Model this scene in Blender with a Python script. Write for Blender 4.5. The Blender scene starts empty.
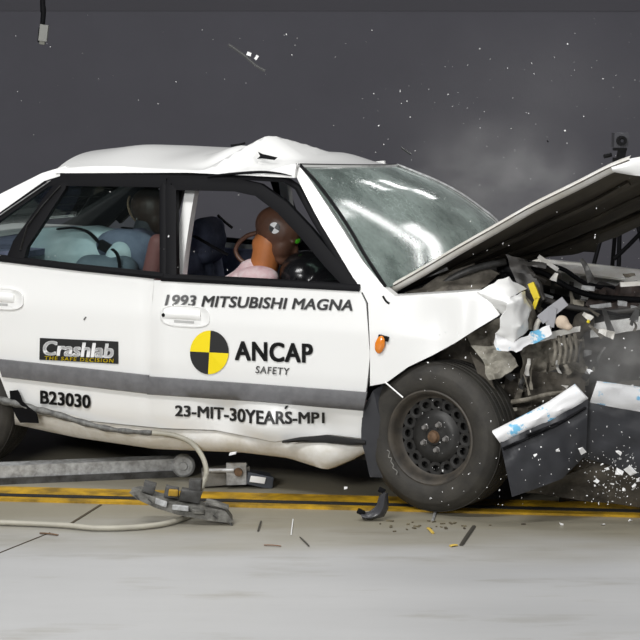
import bpy, bmesh, math, random
from mathutils import Vector, Matrix, noise
R_ = math.radians
random.seed(7)
sc = bpy.context.scene
C = sc.collection

# ------------------------------------------------------------------ camera
F = 1690.0; CAMH = 1.75; PITCH = math.atan(220 / F)
cd = bpy.data.cameras.new('camera'); cam = bpy.data.objects.new('camera', cd); C.objects.link(cam)
cd.sensor_width = 36; cd.lens = F / 640 * 36; cd.clip_end = 200
cam.location = (0, 0, CAMH); cam.rotation_euler = (math.pi / 2 - PITCH, 0, 0)
sc.camera = cam

# ------------------------------------------------------------------ world, exposure
w = bpy.data.worlds.new('world'); sc.world = w; w.use_nodes = True
w.node_tree.nodes['Background'].inputs[0].default_value = (0.80, 0.86, 1.0, 1)
w.node_tree.nodes['Background'].inputs[1].default_value = 0.16
vs = sc.view_settings
vs.view_transform = 'Standard'; vs.look = 'None'; vs.gamma = 1; vs.exposure = -0.75; vs.use_curve_mapping = False

# ------------------------------------------------------------------ hall lamps: ceiling strips and camera-side banks
def area(name, loc, size, energy, rot=(0, 0, 0), col=(1, .995, .985)):
    l = bpy.data.lights.new(name, 'AREA'); l.shape = 'RECTANGLE'; l.size, l.size_y = size
    l.energy = energy; l.color = col
    o = bpy.data.objects.new(name, l); C.objects.link(o); o.location = loc; o.rotation_euler = rot
    return o
LAMPS = [
    ('lamp_strip', (-2.6, 3.3, 6.0), (3.6, .5), 520, (R_(16), 0, 0)),
    ('lamp_strip', (2.0, 3.4, 6.0), (3.0, .5), 45, (R_(16), 0, 0)),
    ('lamp_strip', (-1.6, 7.6, 6.2), (3.0, .5), 120, (0, 0, 0)),
    ('lamp_strip', (2.6, 6.6, 6.2), (3.0, .5), 140, (0, 0, 0)),
    ('lamp_bank', (-3.0, .2, 3.3), (2.4, 1.0), 470, (R_(69), 0, R_(-19))),  # unseen banks beside the camera, set low so light reaches the cabin
    ('lamp_bank', (3.0, .2, 3.3), (2.4, 1.0), 90, (R_(69), 0, R_(17))),
]
for a in LAMPS: area(*a)
def strip_lamp(p, q, wd, energy, target=(.5, 8.2, 1.1)):      # long lamp between two points, turned to the car
    p, q = Vector(p), Vector(q); x = (q - p).normalized(); z = ((p + q) / 2 - Vector(target)); z = (z - x * z.dot(x)).normalized(); y = z.cross(x)
    o = area('lamp_strip', (p + q) / 2, ((q - p).length, wd), energy); o.rotation_euler = Matrix((x, y, z)).transposed().to_euler()
strip_lamp((3.0, 10.9, 5.0), (5.6, 11.9, 5.0), .30, 60)
strip_lamp((4.3, 12.2, 5.0), (7.0, 13.2, 5.0), .60, 110)
strip_lamp((2.95, 10.3, 5.0), (3.35, 10.4, 5.0), .3, 8)
for X_, Z_ in ((2.55, 4.6), (2.1, 3.75), (2.35, 3.4)): strip_lamp((X_ - .12, 13.6, Z_ + .05), (X_ + .22, 13.6, Z_ - .05), .16, 6)

# ------------------------------------------------------------------ measuring helpers
def ray(px, py):
    u, v = px - 320, 320 - py
    return Vector((u, F * math.cos(PITCH) + v * math.sin(PITCH), -F * math.sin(PITCH) + v * math.cos(PITCH))).normalized()
EYE = Vector((0, 0, CAMH))
def FL(px, py, z=0):
    d = ray(px, py); return EYE + d * ((z - CAMH) / d.z)
def WP(px, py, Y):                     # a world point at distance Y
    d = ray(px, py); return EYE + d * (Y / d.y)
CAR_ROT = Matrix.Rotation(R_(-20), 3, 'Z') @ Matrix.Rotation(R_(1.8), 3, 'Y')
CAR_O = FL(446, 511) - CAR_ROT @ Vector((0, -.80, 0))
CAR_M = Matrix.Translation(CAR_O) @ CAR_ROT.to_4x4()
CAR_I = CAR_M.inverted()
def PL(px, py, y):                     # point on the car's lengthwise plane y
    d = CAR_ROT.transposed() @ ray(px, py); c = CAR_I @ EYE
    return c + d * ((y - c.y) / d.y)
WT = [(.1, .80), (.3, .855), (.55, .875), (.75, .868), (.93, .84), (1.0, .81), (1.35, .66), (1.6, .55)]
def g2(x, z, cx, cz, rx, rz): return math.exp(-((x - cx) / rx) ** 2 - ((z - cz) / rz) ** 2)
def half_width(x, z):
    if z <= WT[0][0]: b = WT[0][1]
    elif z >= WT[-1][0]: b = WT[-1][1]
    else:
        for (a, p), (c, q) in zip(WT, WT[1:]):
            if a <= z <= c: b = p + (q - p) * (z - a) / (c - a); break
    # buckles of the crash
    b += .045 * g2(x, z, -.80, .30, .13, .09) - .035 * g2(x, z, -1.02, .33, .10, .08) - .045 * g2(x, z, -.56, .31, .12, .08)
    b += .014 * g2(x, z, -1.30, .62, .05, .30) - .012 * g2(x, z, -1.40, .60, .03, .3)
    b -= .02 * g2(x, z, -.05, .80, .10, .15); b += .02 * g2(x, z, .05, .85, .05, .2)
    b -= .03 * g2(x, z, -.36, .30, .08, .12)
    if x < -2.6: b -= .05 * (x + 2.6) ** 2
    return b
def S(px, py, off=0):                  # point on the near flank of the car, off metres proud of it
    y = -.85
    for i in range(14):
        p = PL(px, py, y); y = -(half_width(p.x, p.z) + off)
    return PL(px, py, y)

# ------------------------------------------------------------------ materials
MATS = {}
def mat(name, col, rough=.5, metal=0, coat=0, var=0, vscale=8, col2=None, bump=0, bscale=60, spec=.5, trans=0):
    if name in MATS: return MATS[name]
    m = bpy.data.materials.new(name); m.use_nodes = True; N = m.node_tree.nodes; L = m.node_tree.links
    b = N['Principled BSDF']; b.inputs['Base Color'].default_value = (*col, 1); b.inputs['Roughness'].default_value = rough
    b.inputs['Metallic'].default_value = metal; b.inputs['Coat Weight'].default_value = coat; b.inputs['Coat Roughness'].default_value = .08
    b.inputs['Specular IOR Level'].default_value = spec
    tc = N.new('ShaderNodeTexCoord')
    if var or col2:
        n = N.new('ShaderNodeTexNoise'); n.inputs['Scale'].default_value = vscale; n.inputs['Detail'].default_value = 6; n.inputs['Roughness'].default_value = .62
        L.new(tc.outputs['Object'], n.inputs['Vector'])
        r = N.new('ShaderNodeValToRGB'); r.color_ramp.elements[0].position = .36; r.color_ramp.elements[1].position = .66
        c2 = col2 or tuple(max(0, c * (1 - var)) for c in col)
        r.color_ramp.elements[0].color = (*c2, 1); r.color_ramp.elements[1].color = (*col, 1)
        L.new(n.outputs['Fac'], r.inputs['Fac']); L.new(r.outputs['Color'], b.inputs['Base Color'])
    if bump:
        n2 = N.new('ShaderNodeTexNoise'); n2.inputs['Scale'].default_value = bscale; n2.inputs['Detail'].default_value = 4
        L.new(tc.outputs['Object'], n2.inputs['Vector'])
        bp = N.new('ShaderNodeBump'); bp.inputs['Strength'].default_value = bump; bp.inputs['Distance'].default_value = .01
        L.new(n2.outputs['Fac'], bp.inputs['Height']); L.new(bp.outputs['Normal'], b.inputs['Normal'])
    MATS[name] = m
    return m
WHITE = mat('white_paint', (.82, .82, .80), .3, coat=.35)
WHITED = mat('white_paint_dirty', (.80, .79, .76), .45, col2=(.62, .59, .52), vscale=9)
WBLUE = mat('white_plastic_blue_scuffs', (.82, .82, .82), .45, col2=(.16, .48, .72), vscale=9)
r_ = [n for n in WBLUE.node_tree.nodes if n.type == 'VALTORGB'][0]; r_.color_ramp.elements[0].position = .44; r_.color_ramp.elements[1].position = .48
BLACK = mat('black_trim', (.007, .007, .008), .55, spec=.08)
STRIP = mat('charcoal_rub_strip', (.165, .165, .172), .5, var=.25, vscale=20)
BUMP = mat('charcoal_bumper_plastic', (.030, .031, .036), .42, var=.3, vscale=6)
RUBBER = mat('tyre_rubber', (.020, .018, .015), .7, col2=(.040, .036, .029), vscale=10, bump=.15)
STEEL = mat('dark_wheel_steel', (.040, .039, .037), .45, metal=.4, var=.4, vscale=14)
RUST = mat('rusty_hub', (.16, .09, .045), .7, var=.5, vscale=40)
NUT = mat('nut_steel', (.24, .23, .22), .4, metal=.3)
METAL = mat('galvanised_metal', (.50, .51, .51), .42, metal=.25, col2=(.26, .26, .255), vscale=30)
METALD = mat('dull_dark_metal', (.10, .10, .098), .5, metal=.4, col2=(.035, .033, .03), vscale=14)
DIRT = mat('dusty_crumpled_metal', (.36, .33, .27), .7, col2=(.085, .074, .056), vscale=11, bump=.5, bscale=30)
DIRTD = mat('dusty_dark_liner', (.115, .10, .078), .8, col2=(.035, .030, .023), vscale=8, bump=.5, bscale=25)
ENGINE = mat('dark_engine_parts', (.022, .021, .020), .5, col2=(.055, .050, .045), vscale=9)
BELLY = mat('underbody_black', (.010, .010, .010), .8)
LINER = mat('bonnet_liner', (.030, .025, .019), .7, col2=(.080, .068, .050), vscale=4)
NAVY = mat('navy_seat_cloth', (.18, .19, .29), .9, var=.3, vscale=30)
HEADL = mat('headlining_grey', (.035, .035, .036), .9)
BLUEC = mat('pale_blue_cloth', (.60, .72, .74), .85, col2=(.42, .54, .58), vscale=6)
PINK = mat('pinkish_white_cloth', (.70, .60, .60), .85, col2=(.58, .36, .38), vscale=14)
MAROON = mat('maroon_skin', (.26, .10, .095), .6, var=.2)
BROWN = mat('brown_dummy_skin', (.115, .055, .034), .42, var=.25, vscale=12)
ORANGE = mat('orange_dummy_neck', (.43, .150, .045), .5, var=.2, vscale=12)
GREEN = mat('green_marker', (.12, .75, .03), .5)
YEL = mat('decal_yellow', (.87, .68, .0), .45)
DBLK = mat('decal_black', (.012, .012, .012), .45)
DGRY = mat('decal_grey', (.10, .10, .10), .45)
DWHT = mat('decal_white', (.82, .82, .82), .45)
AMBER = mat('amber_lens', (.75, .22, .015), .2, coat=.5)
CABLE = mat('beige_cable', (.42, .40, .33), .5, var=.2)
TAPE = mat('grey_tape_wrap', (.20, .20, .19), .5, col2=(.07, .07, .066), vscale=45)
TRACK = mat('worn_yellow_track', (.62, .36, .01), .55, col2=(.20, .12, .01), vscale=7)
CHIPW = mat('white_shard', (.85, .85, .84), .4)
def glass_mat(name, tint, gloss, film=0, cracks=False):
    m = bpy.data.materials.new(name); m.use_nodes = True; N = m.node_tree.nodes; L = m.node_tree.links
    N.remove(N['Principled BSDF']); out = N['Material Output']
    t = N.new('ShaderNodeBsdfTransparent'); t.inputs[0].default_value = (*tint, 1)
    gl = N.new('ShaderNodeBsdfGlossy'); gl.inputs['Roughness'].default_value = .10 if cracks else .04; gl.inputs['Color'].default_value = (1, 1, 1, 1)
    fr = N.new('ShaderNodeFresnel'); fr.inputs['IOR'].default_value = gloss
    mx = N.new('ShaderNodeMixShader'); L.new(fr.outputs[0], mx.inputs[0]); L.new(t.outputs[0], mx.inputs[1]); L.new(gl.outputs[0], mx.inputs[2])
    last = mx
    if film:
        df = N.new('ShaderNodeBsdfDiffuse'); df.inputs[0].default_value = (.60, .70, .655, 1)
        tc = N.new('ShaderNodeTexCoord'); n = N.new('ShaderNodeTexNoise'); n.inputs['Scale'].default_value = 3.2; n.inputs['Detail'].default_value = 8; n.inputs['Roughness'].default_value = .7
        L.new(tc.outputs['Object'], n.inputs['Vector'])
        mr = N.new('ShaderNodeMapRange'); mr.inputs[1].default_value = .35; mr.inputs[2].default_value = .75; mr.inputs[3].default_value = film * .25; mr.inputs[4].default_value = film
        L.new(n.outputs['Fac'], mr.inputs[0]); fac = mr.outputs[0]
        if cracks:
            ds = N.new('ShaderNodeTexNoise'); ds.inputs['Scale'].default_value = 9; L.new(tc.outputs['Object'], ds.inputs['Vector'])
            va = N.new('ShaderNodeMixRGB'); va.inputs[0].default_value = .07; L.new(tc.outputs['Object'], va.inputs[1]); L.new(ds.outputs['Color'], va.inputs[2])
            vo = N.new('ShaderNodeTexVoronoi'); vo.feature = 'DISTANCE_TO_EDGE'; vo.inputs['Scale'].default_value = 34; L.new(va.outputs[0], vo.inputs['Vector'])
            m2 = N.new('ShaderNodeMapRange'); m2.inputs[1].default_value = .0; m2.inputs[2].default_value = .03; m2.inputs[3].default_value = .38; m2.inputs[4].default_value = 0; L.new(vo.outputs['Distance'], m2.inputs[0])
            n3 = N.new('ShaderNodeTexNoise'); n3.inputs['Scale'].default_value = 2.3; L.new(tc.outputs['Object'], n3.inputs['Vector'])
            m3 = N.new('ShaderNodeMapRange'); m3.inputs[1].default_value = .48; m3.inputs[2].default_value = .62; L.new(n3.outputs['Fac'], m3.inputs[0])
            mu = N.new('ShaderNodeMath'); mu.operation = 'MULTIPLY'; L.new(m2.outputs[0], mu.inputs[0]); L.new(m3.outputs[0], mu.inputs[1])
            ad = N.new('ShaderNodeMath'); ad.operation = 'ADD'; ad.use_clamp = True; L.new(mu.outputs[0], ad.inputs[0]); L.new(fac, ad.inputs[1]); fac = ad.outputs[0]
        m4 = N.new('ShaderNodeMixShader'); L.new(fac, m4.inputs[0]); L.new(mx.outputs[0], m4.inputs[1]); L.new(df.outputs[0], m4.inputs[2]); last = m4
    L.new(last.outputs[0], out.inputs[0]); MATS[name] = m
    return m
GLASS = glass_mat('window_glass', (.84, .88, .87), 1.22, .004)
WSCREEN = glass_mat('cracked_windscreen_glass', (.42, .52, .48), 1.6, .46, True)

# ------------------------------------------------------------------ mesh helpers
def link(name, me, m, parent=None, smooth=True):
    me.materials.clear()
    for q in (m if isinstance(m, (list, tuple)) else [m]): me.materials.append(q)
    if smooth: me.shade_smooth()
    o = bpy.data.objects.new(name, me); C.objects.link(o)
    if parent: o.parent = parent
    return o
def mk(name, vs_, fs, m, parent=None, smooth=True, idx=None, sharp=None):
    me = bpy.data.meshes.new(name); me.from_pydata([tuple(v) for v in vs_], [], fs); me.validate()
    bm = bmesh.new(); bm.from_mesh(me); bmesh.ops.recalc_face_normals(bm, faces=bm.faces); bm.to_mesh(me); bm.free()
    if idx: me.polygons.foreach_set('material_index', idx)
    o = link(name, me, m, parent, smooth)
    if smooth and sharp is not False: me.set_sharp_from_angle(angle=R_(sharp or 38))
    return o
def resample(pl, n):
    d = [0]
    for a, b in zip(pl, pl[1:]): d.append(d[-1] + math.dist(a, b))
    out = []
    for i in range(n):
        t = d[-1] * i / (n - 1); k = 0
        while k < len(pl) - 2 and d[k + 1] < t: k += 1
        f = (t - d[k]) / max(1e-9, d[k + 1] - d[k]); f = min(1, max(0, f))
        out.append(tuple(p + (q - p) * f for p, q in zip(pl[k], pl[k + 1])))
    return out
def coons(top, bottom, left, right, nu, nv):
    T, B, Lf, Rt = resample(top, nu), resample(bottom, nu), resample(left, nv), resample(right, nv)
    g = []
    for j in range(nv):
        v = j / (nv - 1); row = []
        for i in range(nu):
            u = i / (nu - 1)
            row.append(tuple((1 - v) * T[i][k] + v * B[i][k] + (1 - u) * Lf[j][k] + u * Rt[j][k]
                       - ((1 - u) * (1 - v) * T[0][k] + u * (1 - v) * T[-1][k] + (1 - u) * v * B[0][k] + u * v * B[-1][k]) for k in range(len(T[0]))))
        g.append(row)
    return g
def shell(name, G, m, parent=None, th=Vector((0, .014, 0)), smooth=True, backmat=None, sharp=None):
    """a sheet from a grid of points, with real thickness th (a vector or a function of the point)"""
    nv, nu = len(G), len(G[0]); V = [Vector(p) for r in G for p in r]; n = len(V); Fc = []; idx = []
    V2 = [p + (th(p) if callable(th) else th) for p in V]
    for j in range(nv - 1):
        for i in range(nu - 1):
            a = j * nu + i; Fc.append((a, a + 1, a + nu + 1, a + nu)); idx.append(0)
            Fc.append((n + a, n + a + nu, n + a + nu + 1, n + a + 1)); idx.append(1)
    loop = [i for i in range(nu)] + [j * nu + nu - 1 for j in range(1, nv)] + [(nv - 1) * nu + i for i in range(nu - 2, -1, -1)] + [j * nu for j in range(nv - 2, 0, -1)]
    for a, b in zip(loop, loop[1:] + loop[:1]): Fc.append((a, b, n + b, n + a)); idx.append(0)
    me = bpy.data.meshes.new(name); me.from_pydata([tuple(v) for v in V + V2], [], Fc)
    me.polygons.foreach_set('material_index', idx)
    bm = bmesh.new(); bm.from_mesh(me); bmesh.ops.recalc_face_normals(bm, faces=bm.faces); bm.to_mesh(me); bm.free()
    o = link(name, me, [m, backmat or m], parent, smooth)
    if smooth: me.set_sharp_from_angle(angle=R_(sharp or 50))
    return o
def panel(name, top, bottom, left, right, m, parent, nu=28, nv=14, off=0, th=.014, mapf=None, backmat=None, rough=None):
    g = coons(top, bottom, left, right, nu, nv)
    f = mapf or (lambda x, y: S(x, y, off))
    return shell(name, [[f(*p[:2]) for p in r] for r in g], m, parent, Vector((0, th, 0)), backmat=backmat)
def ribbon(name, cl, m, parent, off=.006, th=.035, closed=False, seg=5):
    """flat bar following a centreline (px, py, width) on the flank"""
    c = []
    for a, b in zip(cl, cl[1:]):
        for k in range(seg): c.append(tuple(p + (q - p) * k / seg for p, q in zip(a, b)))
    c.append(cl[-1]); G = [[], [], []]
    for i, p in enumerate(c):
        a, b = c[max(0, i - 1)], c[min(len(c) - 1, i + 1)]; d = Vector((b[0] - a[0], b[1] - a[1])).normalized(); nx, ny = -d.y, d.x
        for k, s in enumerate((-.5, 0, .5)): G[k].append(S(p[0] + nx * p[2] * s, p[1] + ny * p[2] * s, off + (.006 if k == 1 else 0)))
    return shell(name, G, m, parent, Vector((0, th, 0)))
def spline(pts, n=6):
    pts = [Vector(p) for p in pts]; out = []
    for i in range(len(pts) - 1):
        p0, p1, p2, p3 = pts[max(0, i - 1)], pts[i], pts[i + 1], pts[min(len(pts) - 1, i + 2)]
        for k in range(n):
            t = k / n
            out.append(.5 * ((2 * p1) + (p2 - p0) * t + (2 * p0 - 5 * p1 + 4 * p2 - p3) * t * t + (3 * p1 - p0 - 3 * p2 + p3) * t ** 3))
    out.append(pts[-1]); return out
def tube(name, pts, r, m, parent=None, seg=8, sm=6, flat=1.0, data=False):
    P = spline(pts, sm) if sm else [Vector(p) for p in pts]
    n = len(P); rr = r if callable(r) else (lambda t: r); V = []; Fc = []
    up = Vector((0, 0, 1)); prev = None
    for i, p in enumerate(P):
        d = (P[min(n - 1, i + 1)] - P[max(0, i - 1)]).normalized()
        if prev is None:
            a = d.cross(up if abs(d.z) < .9 else Vector((1, 0, 0))).normalized()
        else: a = (prev - d * prev.dot(d)).normalized()
        prev = a; b = d.cross(a); q = rr(i / (n - 1))
        for k in range(seg):
            t = 2 * math.pi * k / seg; V.append(p + a * math.cos(t) * q + b * math.sin(t) * q * flat)
    for i in range(n - 1):
        for k in range(seg):
            Fc.append((i * seg + k, i * seg + (k + 1) % seg, (i + 1) * seg + (k + 1) % seg, (i + 1) * seg + k))
    Fc.append(tuple(range(seg))[::-1]); Fc.append(tuple((n - 1) * seg + k for k in range(seg)))
    if data: return V, Fc
    return mk(name, V, Fc, m, parent, True, sharp=60)
def box_vf(c, s, rot=None):
    c = Vector(c); M = rot or Matrix.Identity(3); V = []
    for z in (-.5, .5):
        for x, y in ((-.5, -.5), (.5, -.5), (.5, .5), (-.5, .5)): V.append(c + M @ Vector((x * s[0], y * s[1], z * s[2])))
    return V, [(3, 2, 1, 0), (4, 5, 6, 7), (0, 1, 5, 4), (1, 2, 6, 5), (2, 3, 7, 6), (3, 0, 4, 7)]
def E3(x=0, y=0, z=0): return (Matrix.Rotation(R_(z), 3, 'Z') @ Matrix.Rotation(R_(y), 3, 'Y') @ Matrix.Rotation(R_(x), 3, 'X'))
def merge(parts):
    V, Fc = [], []
    for v, f in parts:
        o = len(V); V += list(v); Fc += [tuple(i + o for i in q) for q in f]
    return V, Fc
def rbox(name, c, s, m, parent=None, rot=None, bev=.01, jit=0, seed=1, segs=2, cuts=0):
    V, Fc = box_vf((0, 0, 0), s); bm = bmesh.new(); vv = [bm.verts.new(v) for v in V]
    for f in Fc: bm.faces.new([vv[i] for i in f])
    if cuts: bmesh.ops.subdivide_edges(bm, edges=bm.edges[:], cuts=cuts, use_grid_fill=True)
    if bev:
        ed = [e for e in bm.edges if len(e.link_faces) == 2 and e.calc_face_angle(0) > .5]
        bmesh.ops.bevel(bm, geom=ed, offset=bev, segments=segs, affect='EDGES', profile=.6)
    if jit:
        for v in bm.verts: v.co += jit * noise.noise_vector(v.co * 9 + Vector((seed * 3.1, seed, 0)))
    M = (rot or Matrix.Identity(3)).to_4x4(); M.translation = Vector(c); bmesh.ops.transform(bm, matrix=M, verts=bm.verts[:])
    bmesh.ops.recalc_face_normals(bm, faces=bm.faces[:])
    me = bpy.data.meshes.new(name); bm.to_mesh(me); bm.free(); o = link(name, me, m, parent, True); me.set_sharp_from_angle(angle=R_(40)); return o
def lathe_vf(prof, seg=48, axis='y', c=(0, 0, 0), closed=False):
    V, Fc = [], []; n = len(prof)
    for i in range(seg):
        t = 2 * math.pi * i / seg
        for r, h in prof:
            p = (r * math.cos(t), h, r * math.sin(t)) if axis == 'y' else (r * math.cos(t), r * math.sin(t), h) if axis == 'z' else (h, r * math.cos(t), r * math.sin(t))
            V.append(Vector(p) + Vector(c))
    for i in range(seg):
        k = (i + 1) % seg
        for j in range(n if closed else n - 1): q = (j + 1) % n; Fc.append((i * n + j, k * n + j, k * n + q, i * n + q))
    return V, Fc
def crumple(name, q, m, parent, nu=14, nv=10, amp=.03, fr=9, seed=1, th=.006, quad3=None, sharp=25):
    P = quad3 or [PL(*c) for c in q]; G = []; nrm = (P[1] - P[0]).cross(P[3] - P[0]).normalized()
    for j in range(nv):
        v = j / (nv - 1); row = []
        for i in range(nu):
            u = i / (nu - 1); p = P[0] * (1 - u) * (1 - v) + P[1] * u * (1 - v) + P[2] * u * v + P[3] * (1 - u) * v
            s = Vector((p.x * fr + seed * 7.3, p.y * fr, p.z * fr + seed))
            row.append(p + nrm * amp * (1.6 * noise.noise(s) + .8 * noise.noise(s * 2.3)) + amp * .5 * noise.noise_vector(s * 1.4 + Vector((3, 1, 2))))
        G.append(row)
    return shell(name, G, m, parent, nrm * th, smooth=True, sharp=sharp)
def sheet(name, pts, faces, m, parent, th=.006, sub=2, amp=.004, fr=20, sharp=30, smo=0):
    """creased sheet metal: facets given as (px, py, y), subdivided, slightly uneven"""
    bm = bmesh.new(); vv = [bm.verts.new(PL(*p)) for p in pts]
    for f in faces: bm.faces.new([vv[i] for i in f])
    bmesh.ops.triangulate(bm, faces=bm.faces[:])
    bmesh.ops.subdivide_edges(bm, edges=bm.edges[:], cuts=sub, use_grid_fill=True)
    for _ in range(smo): bmesh.ops.smooth_vert(bm, verts=[v for v in bm.verts if not v.is_boundary], factor=.5, use_axis_x=True, use_axis_y=True, use_axis_z=True)
    for v in bm.verts: v.co += amp * noise.noise_vector(v.co * fr) + .5 * amp * noise.noise_vector(v.co * fr * 2.3)
    bmesh.ops.recalc_face_normals(bm, faces=bm.faces[:])
    bmesh.ops.solidify(bm, geom=bm.faces[:], thickness=th)
    me = bpy.data.meshes.new(name); bm.to_mesh(me); bm.free(); o = link(name, me, m, parent, True); me.set_sharp_from_angle(angle=R_(sharp)); return o
def mirror(o, name=None, parent=None, m=None):
    me = o.data.copy()
    for v in me.vertices: v.co.y = -v.co.y
    me.flip_normals(); n = bpy.data.objects.new(name or o.name.split('.')[0], me); C.objects.link(n); n.parent = parent or o.parent
    if m:
        me.materials.clear(); me.materials.append(m); me.materials.append(m)
    return n
def empty(name, loc=(0, 0, 0), rot=(0, 0, 0), parent=None):
    o = bpy.data.objects.new(name, None); C.objects.link(o); o.location = loc; o.rotation_euler = rot; o.empty_display_size = .1
    if parent: o.parent = parent
    return o
def tag(o, label, cat, group=None, kind=None):
    o['label'] = label; o['category'] = cat
    if group: o['group'] = group
    if kind: o['kind'] = kind
    return o
def blob(name, ells, m, parent=None, vox=.012):
    """one continuous rounded mesh from overlapping ellipsoids / capsules (a, b, ra, rb)"""
    parts = []
    for e in ells:
        if len(e) == 4:
            a, b, ra, rb = Vector(e[0]), Vector(e[1]), e[2], e[3]; pts = [a + (b - a) * t / 6 for t in range(7)]; d = (b - a).normalized()
            P = [a - d * ra * .95, a - d * ra * .75, a - d * ra * .4] + pts + [b + d * rb * .4, b + d * rb * .75, b + d * rb * .95]
            rad = [ra * .3, ra * .66, ra * .92] + [ra + (rb - ra) * t / 6 for t in range(7)] + [rb * .92, rb * .66, rb * .3]
            parts.append(tube('', P, lambda t, rad=rad: rad[round(t * (len(rad) - 1))], None, sm=0, seg=14, data=True))
        else:
            c, r, rot = e; V, Fc = lathe_vf([(math.sin(math.pi * (.02 + .96 * i / 12)), -math.cos(math.pi * (.02 + .96 * i / 12))) for i in range(13)], 18, 'z')
            n = 13; Fc += [tuple(i * n for i in range(18)), tuple(i * n + 12 for i in range(17, -1, -1))]
            V = [Vector(c) + (rot or Matrix.Identity(3)) @ Vector((v.x * r[0], v.y * r[1], v.z * r[2])) for v in V]; parts.append((V, Fc))
    V, Fc = merge(parts); me = bpy.data.meshes.new(name); me.from_pydata([tuple(v) for v in V], [], Fc)
    bm = bmesh.new(); bm.from_mesh(me); bmesh.ops.recalc_face_normals(bm, faces=bm.faces[:]); bm.to_mesh(me); bm.free()
    o = link(name, me, m, parent); rm = o.modifiers.new('r', 'REMESH'); rm.mode = 'VOXEL'; rm.voxel_size = vox; rm.use_smooth_shade = True
    sm = o.modifiers.new('s', 'SMOOTH'); sm.iterations = 6; sm.factor = .5
    dg = bpy.context.evaluated_depsgraph_get(); me2 = bpy.data.meshes.new_from_object(o.evaluated_get(dg)); o.modifiers.clear(); o.data = me2
    me2.materials.clear(); me2.materials.append(m); me2.shade_smooth(); return o

# ================================================================== THE SETTING
def floor_mat():
    m = bpy.data.materials.new('pale_concrete'); m.use_nodes = True; N = m.node_tree.nodes; L = m.node_tree.links; b = N['Principled BSDF']
    def ramp(src, p0, p1, c0, c1):
        r = N.new('ShaderNodeValToRGB'); e = r.color_ramp.elements; e[0].position, e[1].position = p0, p1; e[0].color, e[1].color = (*c0, 1), (*c1, 1); L.new(src, r.inputs[0]); return r.outputs[0]
    def mul(a, c):
        x = N.new('ShaderNodeMixRGB'); x.blend_type = 'MULTIPLY'; x.inputs[0].default_value = 1; L.new(a, x.inputs[1]); L.new(c, x.inputs[2]); return x.outputs[0]
    tc = N.new('ShaderNodeTexCoord'); mp = N.new('ShaderNodeMapping'); mp.inputs['Scale'].default_value = (.35, 1.5, 1); mp.inputs['Rotation'].default_value = (0, 0, R_(6)); L.new(tc.outputs['Object'], mp.inputs[0])
    def nz(sc_, det=8, v=mp.outputs[0]):
        n = N.new('ShaderNodeTexNoise'); n.inputs['Scale'].default_value = sc_; n.inputs['Detail'].default_value = det; n.inputs['Roughness'].default_value = .6; L.new(v, n.inputs['Vector']); return n.outputs['Fac']
    col = ramp(nz(1.4), .25, .75, (.375, .375, .373), (.465, .465, .462))
    col = mul(col, ramp(nz(4.5, 10), .56, .78, (1, 1, 1), (.72, .69, .62)))
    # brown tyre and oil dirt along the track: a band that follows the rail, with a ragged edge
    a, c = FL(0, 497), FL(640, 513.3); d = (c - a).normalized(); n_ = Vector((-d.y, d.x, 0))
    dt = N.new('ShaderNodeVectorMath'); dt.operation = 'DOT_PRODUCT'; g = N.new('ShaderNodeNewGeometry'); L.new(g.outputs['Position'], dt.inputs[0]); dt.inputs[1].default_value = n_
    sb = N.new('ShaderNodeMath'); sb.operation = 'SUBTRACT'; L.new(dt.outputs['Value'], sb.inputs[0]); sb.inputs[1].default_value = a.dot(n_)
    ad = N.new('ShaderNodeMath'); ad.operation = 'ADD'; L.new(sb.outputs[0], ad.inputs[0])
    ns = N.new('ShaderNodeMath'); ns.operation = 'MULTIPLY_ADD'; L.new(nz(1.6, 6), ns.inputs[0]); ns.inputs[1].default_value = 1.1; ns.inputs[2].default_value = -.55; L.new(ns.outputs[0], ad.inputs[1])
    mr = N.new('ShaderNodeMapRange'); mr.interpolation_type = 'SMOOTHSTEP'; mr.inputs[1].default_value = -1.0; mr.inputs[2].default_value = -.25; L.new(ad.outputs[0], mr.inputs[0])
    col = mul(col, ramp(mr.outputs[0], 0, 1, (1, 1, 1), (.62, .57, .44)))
    L.new(col, b.inputs['Base Color']); b.inputs['Roughness'].default_value = .45
    return m
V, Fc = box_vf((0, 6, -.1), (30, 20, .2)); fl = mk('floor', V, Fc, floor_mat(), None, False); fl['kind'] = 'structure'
WALLM = mat('dark_grey_wall', (.106, .104, .124), .75, var=.12, vscale=.8)
WALLT = mat('darker_wall_band', (.080, .078, .092), .75)
WALL_Y = 14.0
V, Fc = box_vf((0, WALL_Y + .15, 3), (30, .3, 6)); wb = mk('wall_back', V, Fc, WALLM, None, False); wb['kind'] = 'structure'
zt = WP(320, 11, WALL_Y).z
V, Fc = box_vf((0, WALL_Y - .003, zt + .6), (29.9, .006, 1.2)); t1 = mk('trim_1', V, Fc, WALLT, None, False); t1['kind'] = 'structure'
# guide track let into the floor: two yellow strips and the dark slot between them
def track(name, pa, pb, wd, m, z, h, parent=None):
    a, b = FL(*pa), FL(*pb); d = (b - a).normalized(); n = Vector((-d.y, d.x, 0)); a -= d * 5; b += d * 5; Vv = []
    for zz in (z - h, z):
        for p, s in ((a, -.5), (b, -.5), (b, .5), (a, .5)): q = p + n * wd * s; Vv.append((q.x, q.y, zz))
    return mk(name, Vv, [(3, 2, 1, 0), (4, 5, 6, 7), (0, 1, 5, 4), (1, 2, 6, 5), (2, 3, 7, 6), (3, 0, 4, 7)], m, parent, False)
rail = empty('guide_rail', FL(320, 505)); tag(rail, 'worn yellow guide rail with dark slot running across the concrete floor', 'rail')
def under(o, e):
    bpy.context.view_layer.update(); o.parent = e; o.matrix_parent_inverse = e.matrix_world.inverted(); return o
under(track('yellow_strip', (0, 491.5), (640, 508.5), .125, TRACK, .010, .012), rail)
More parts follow.
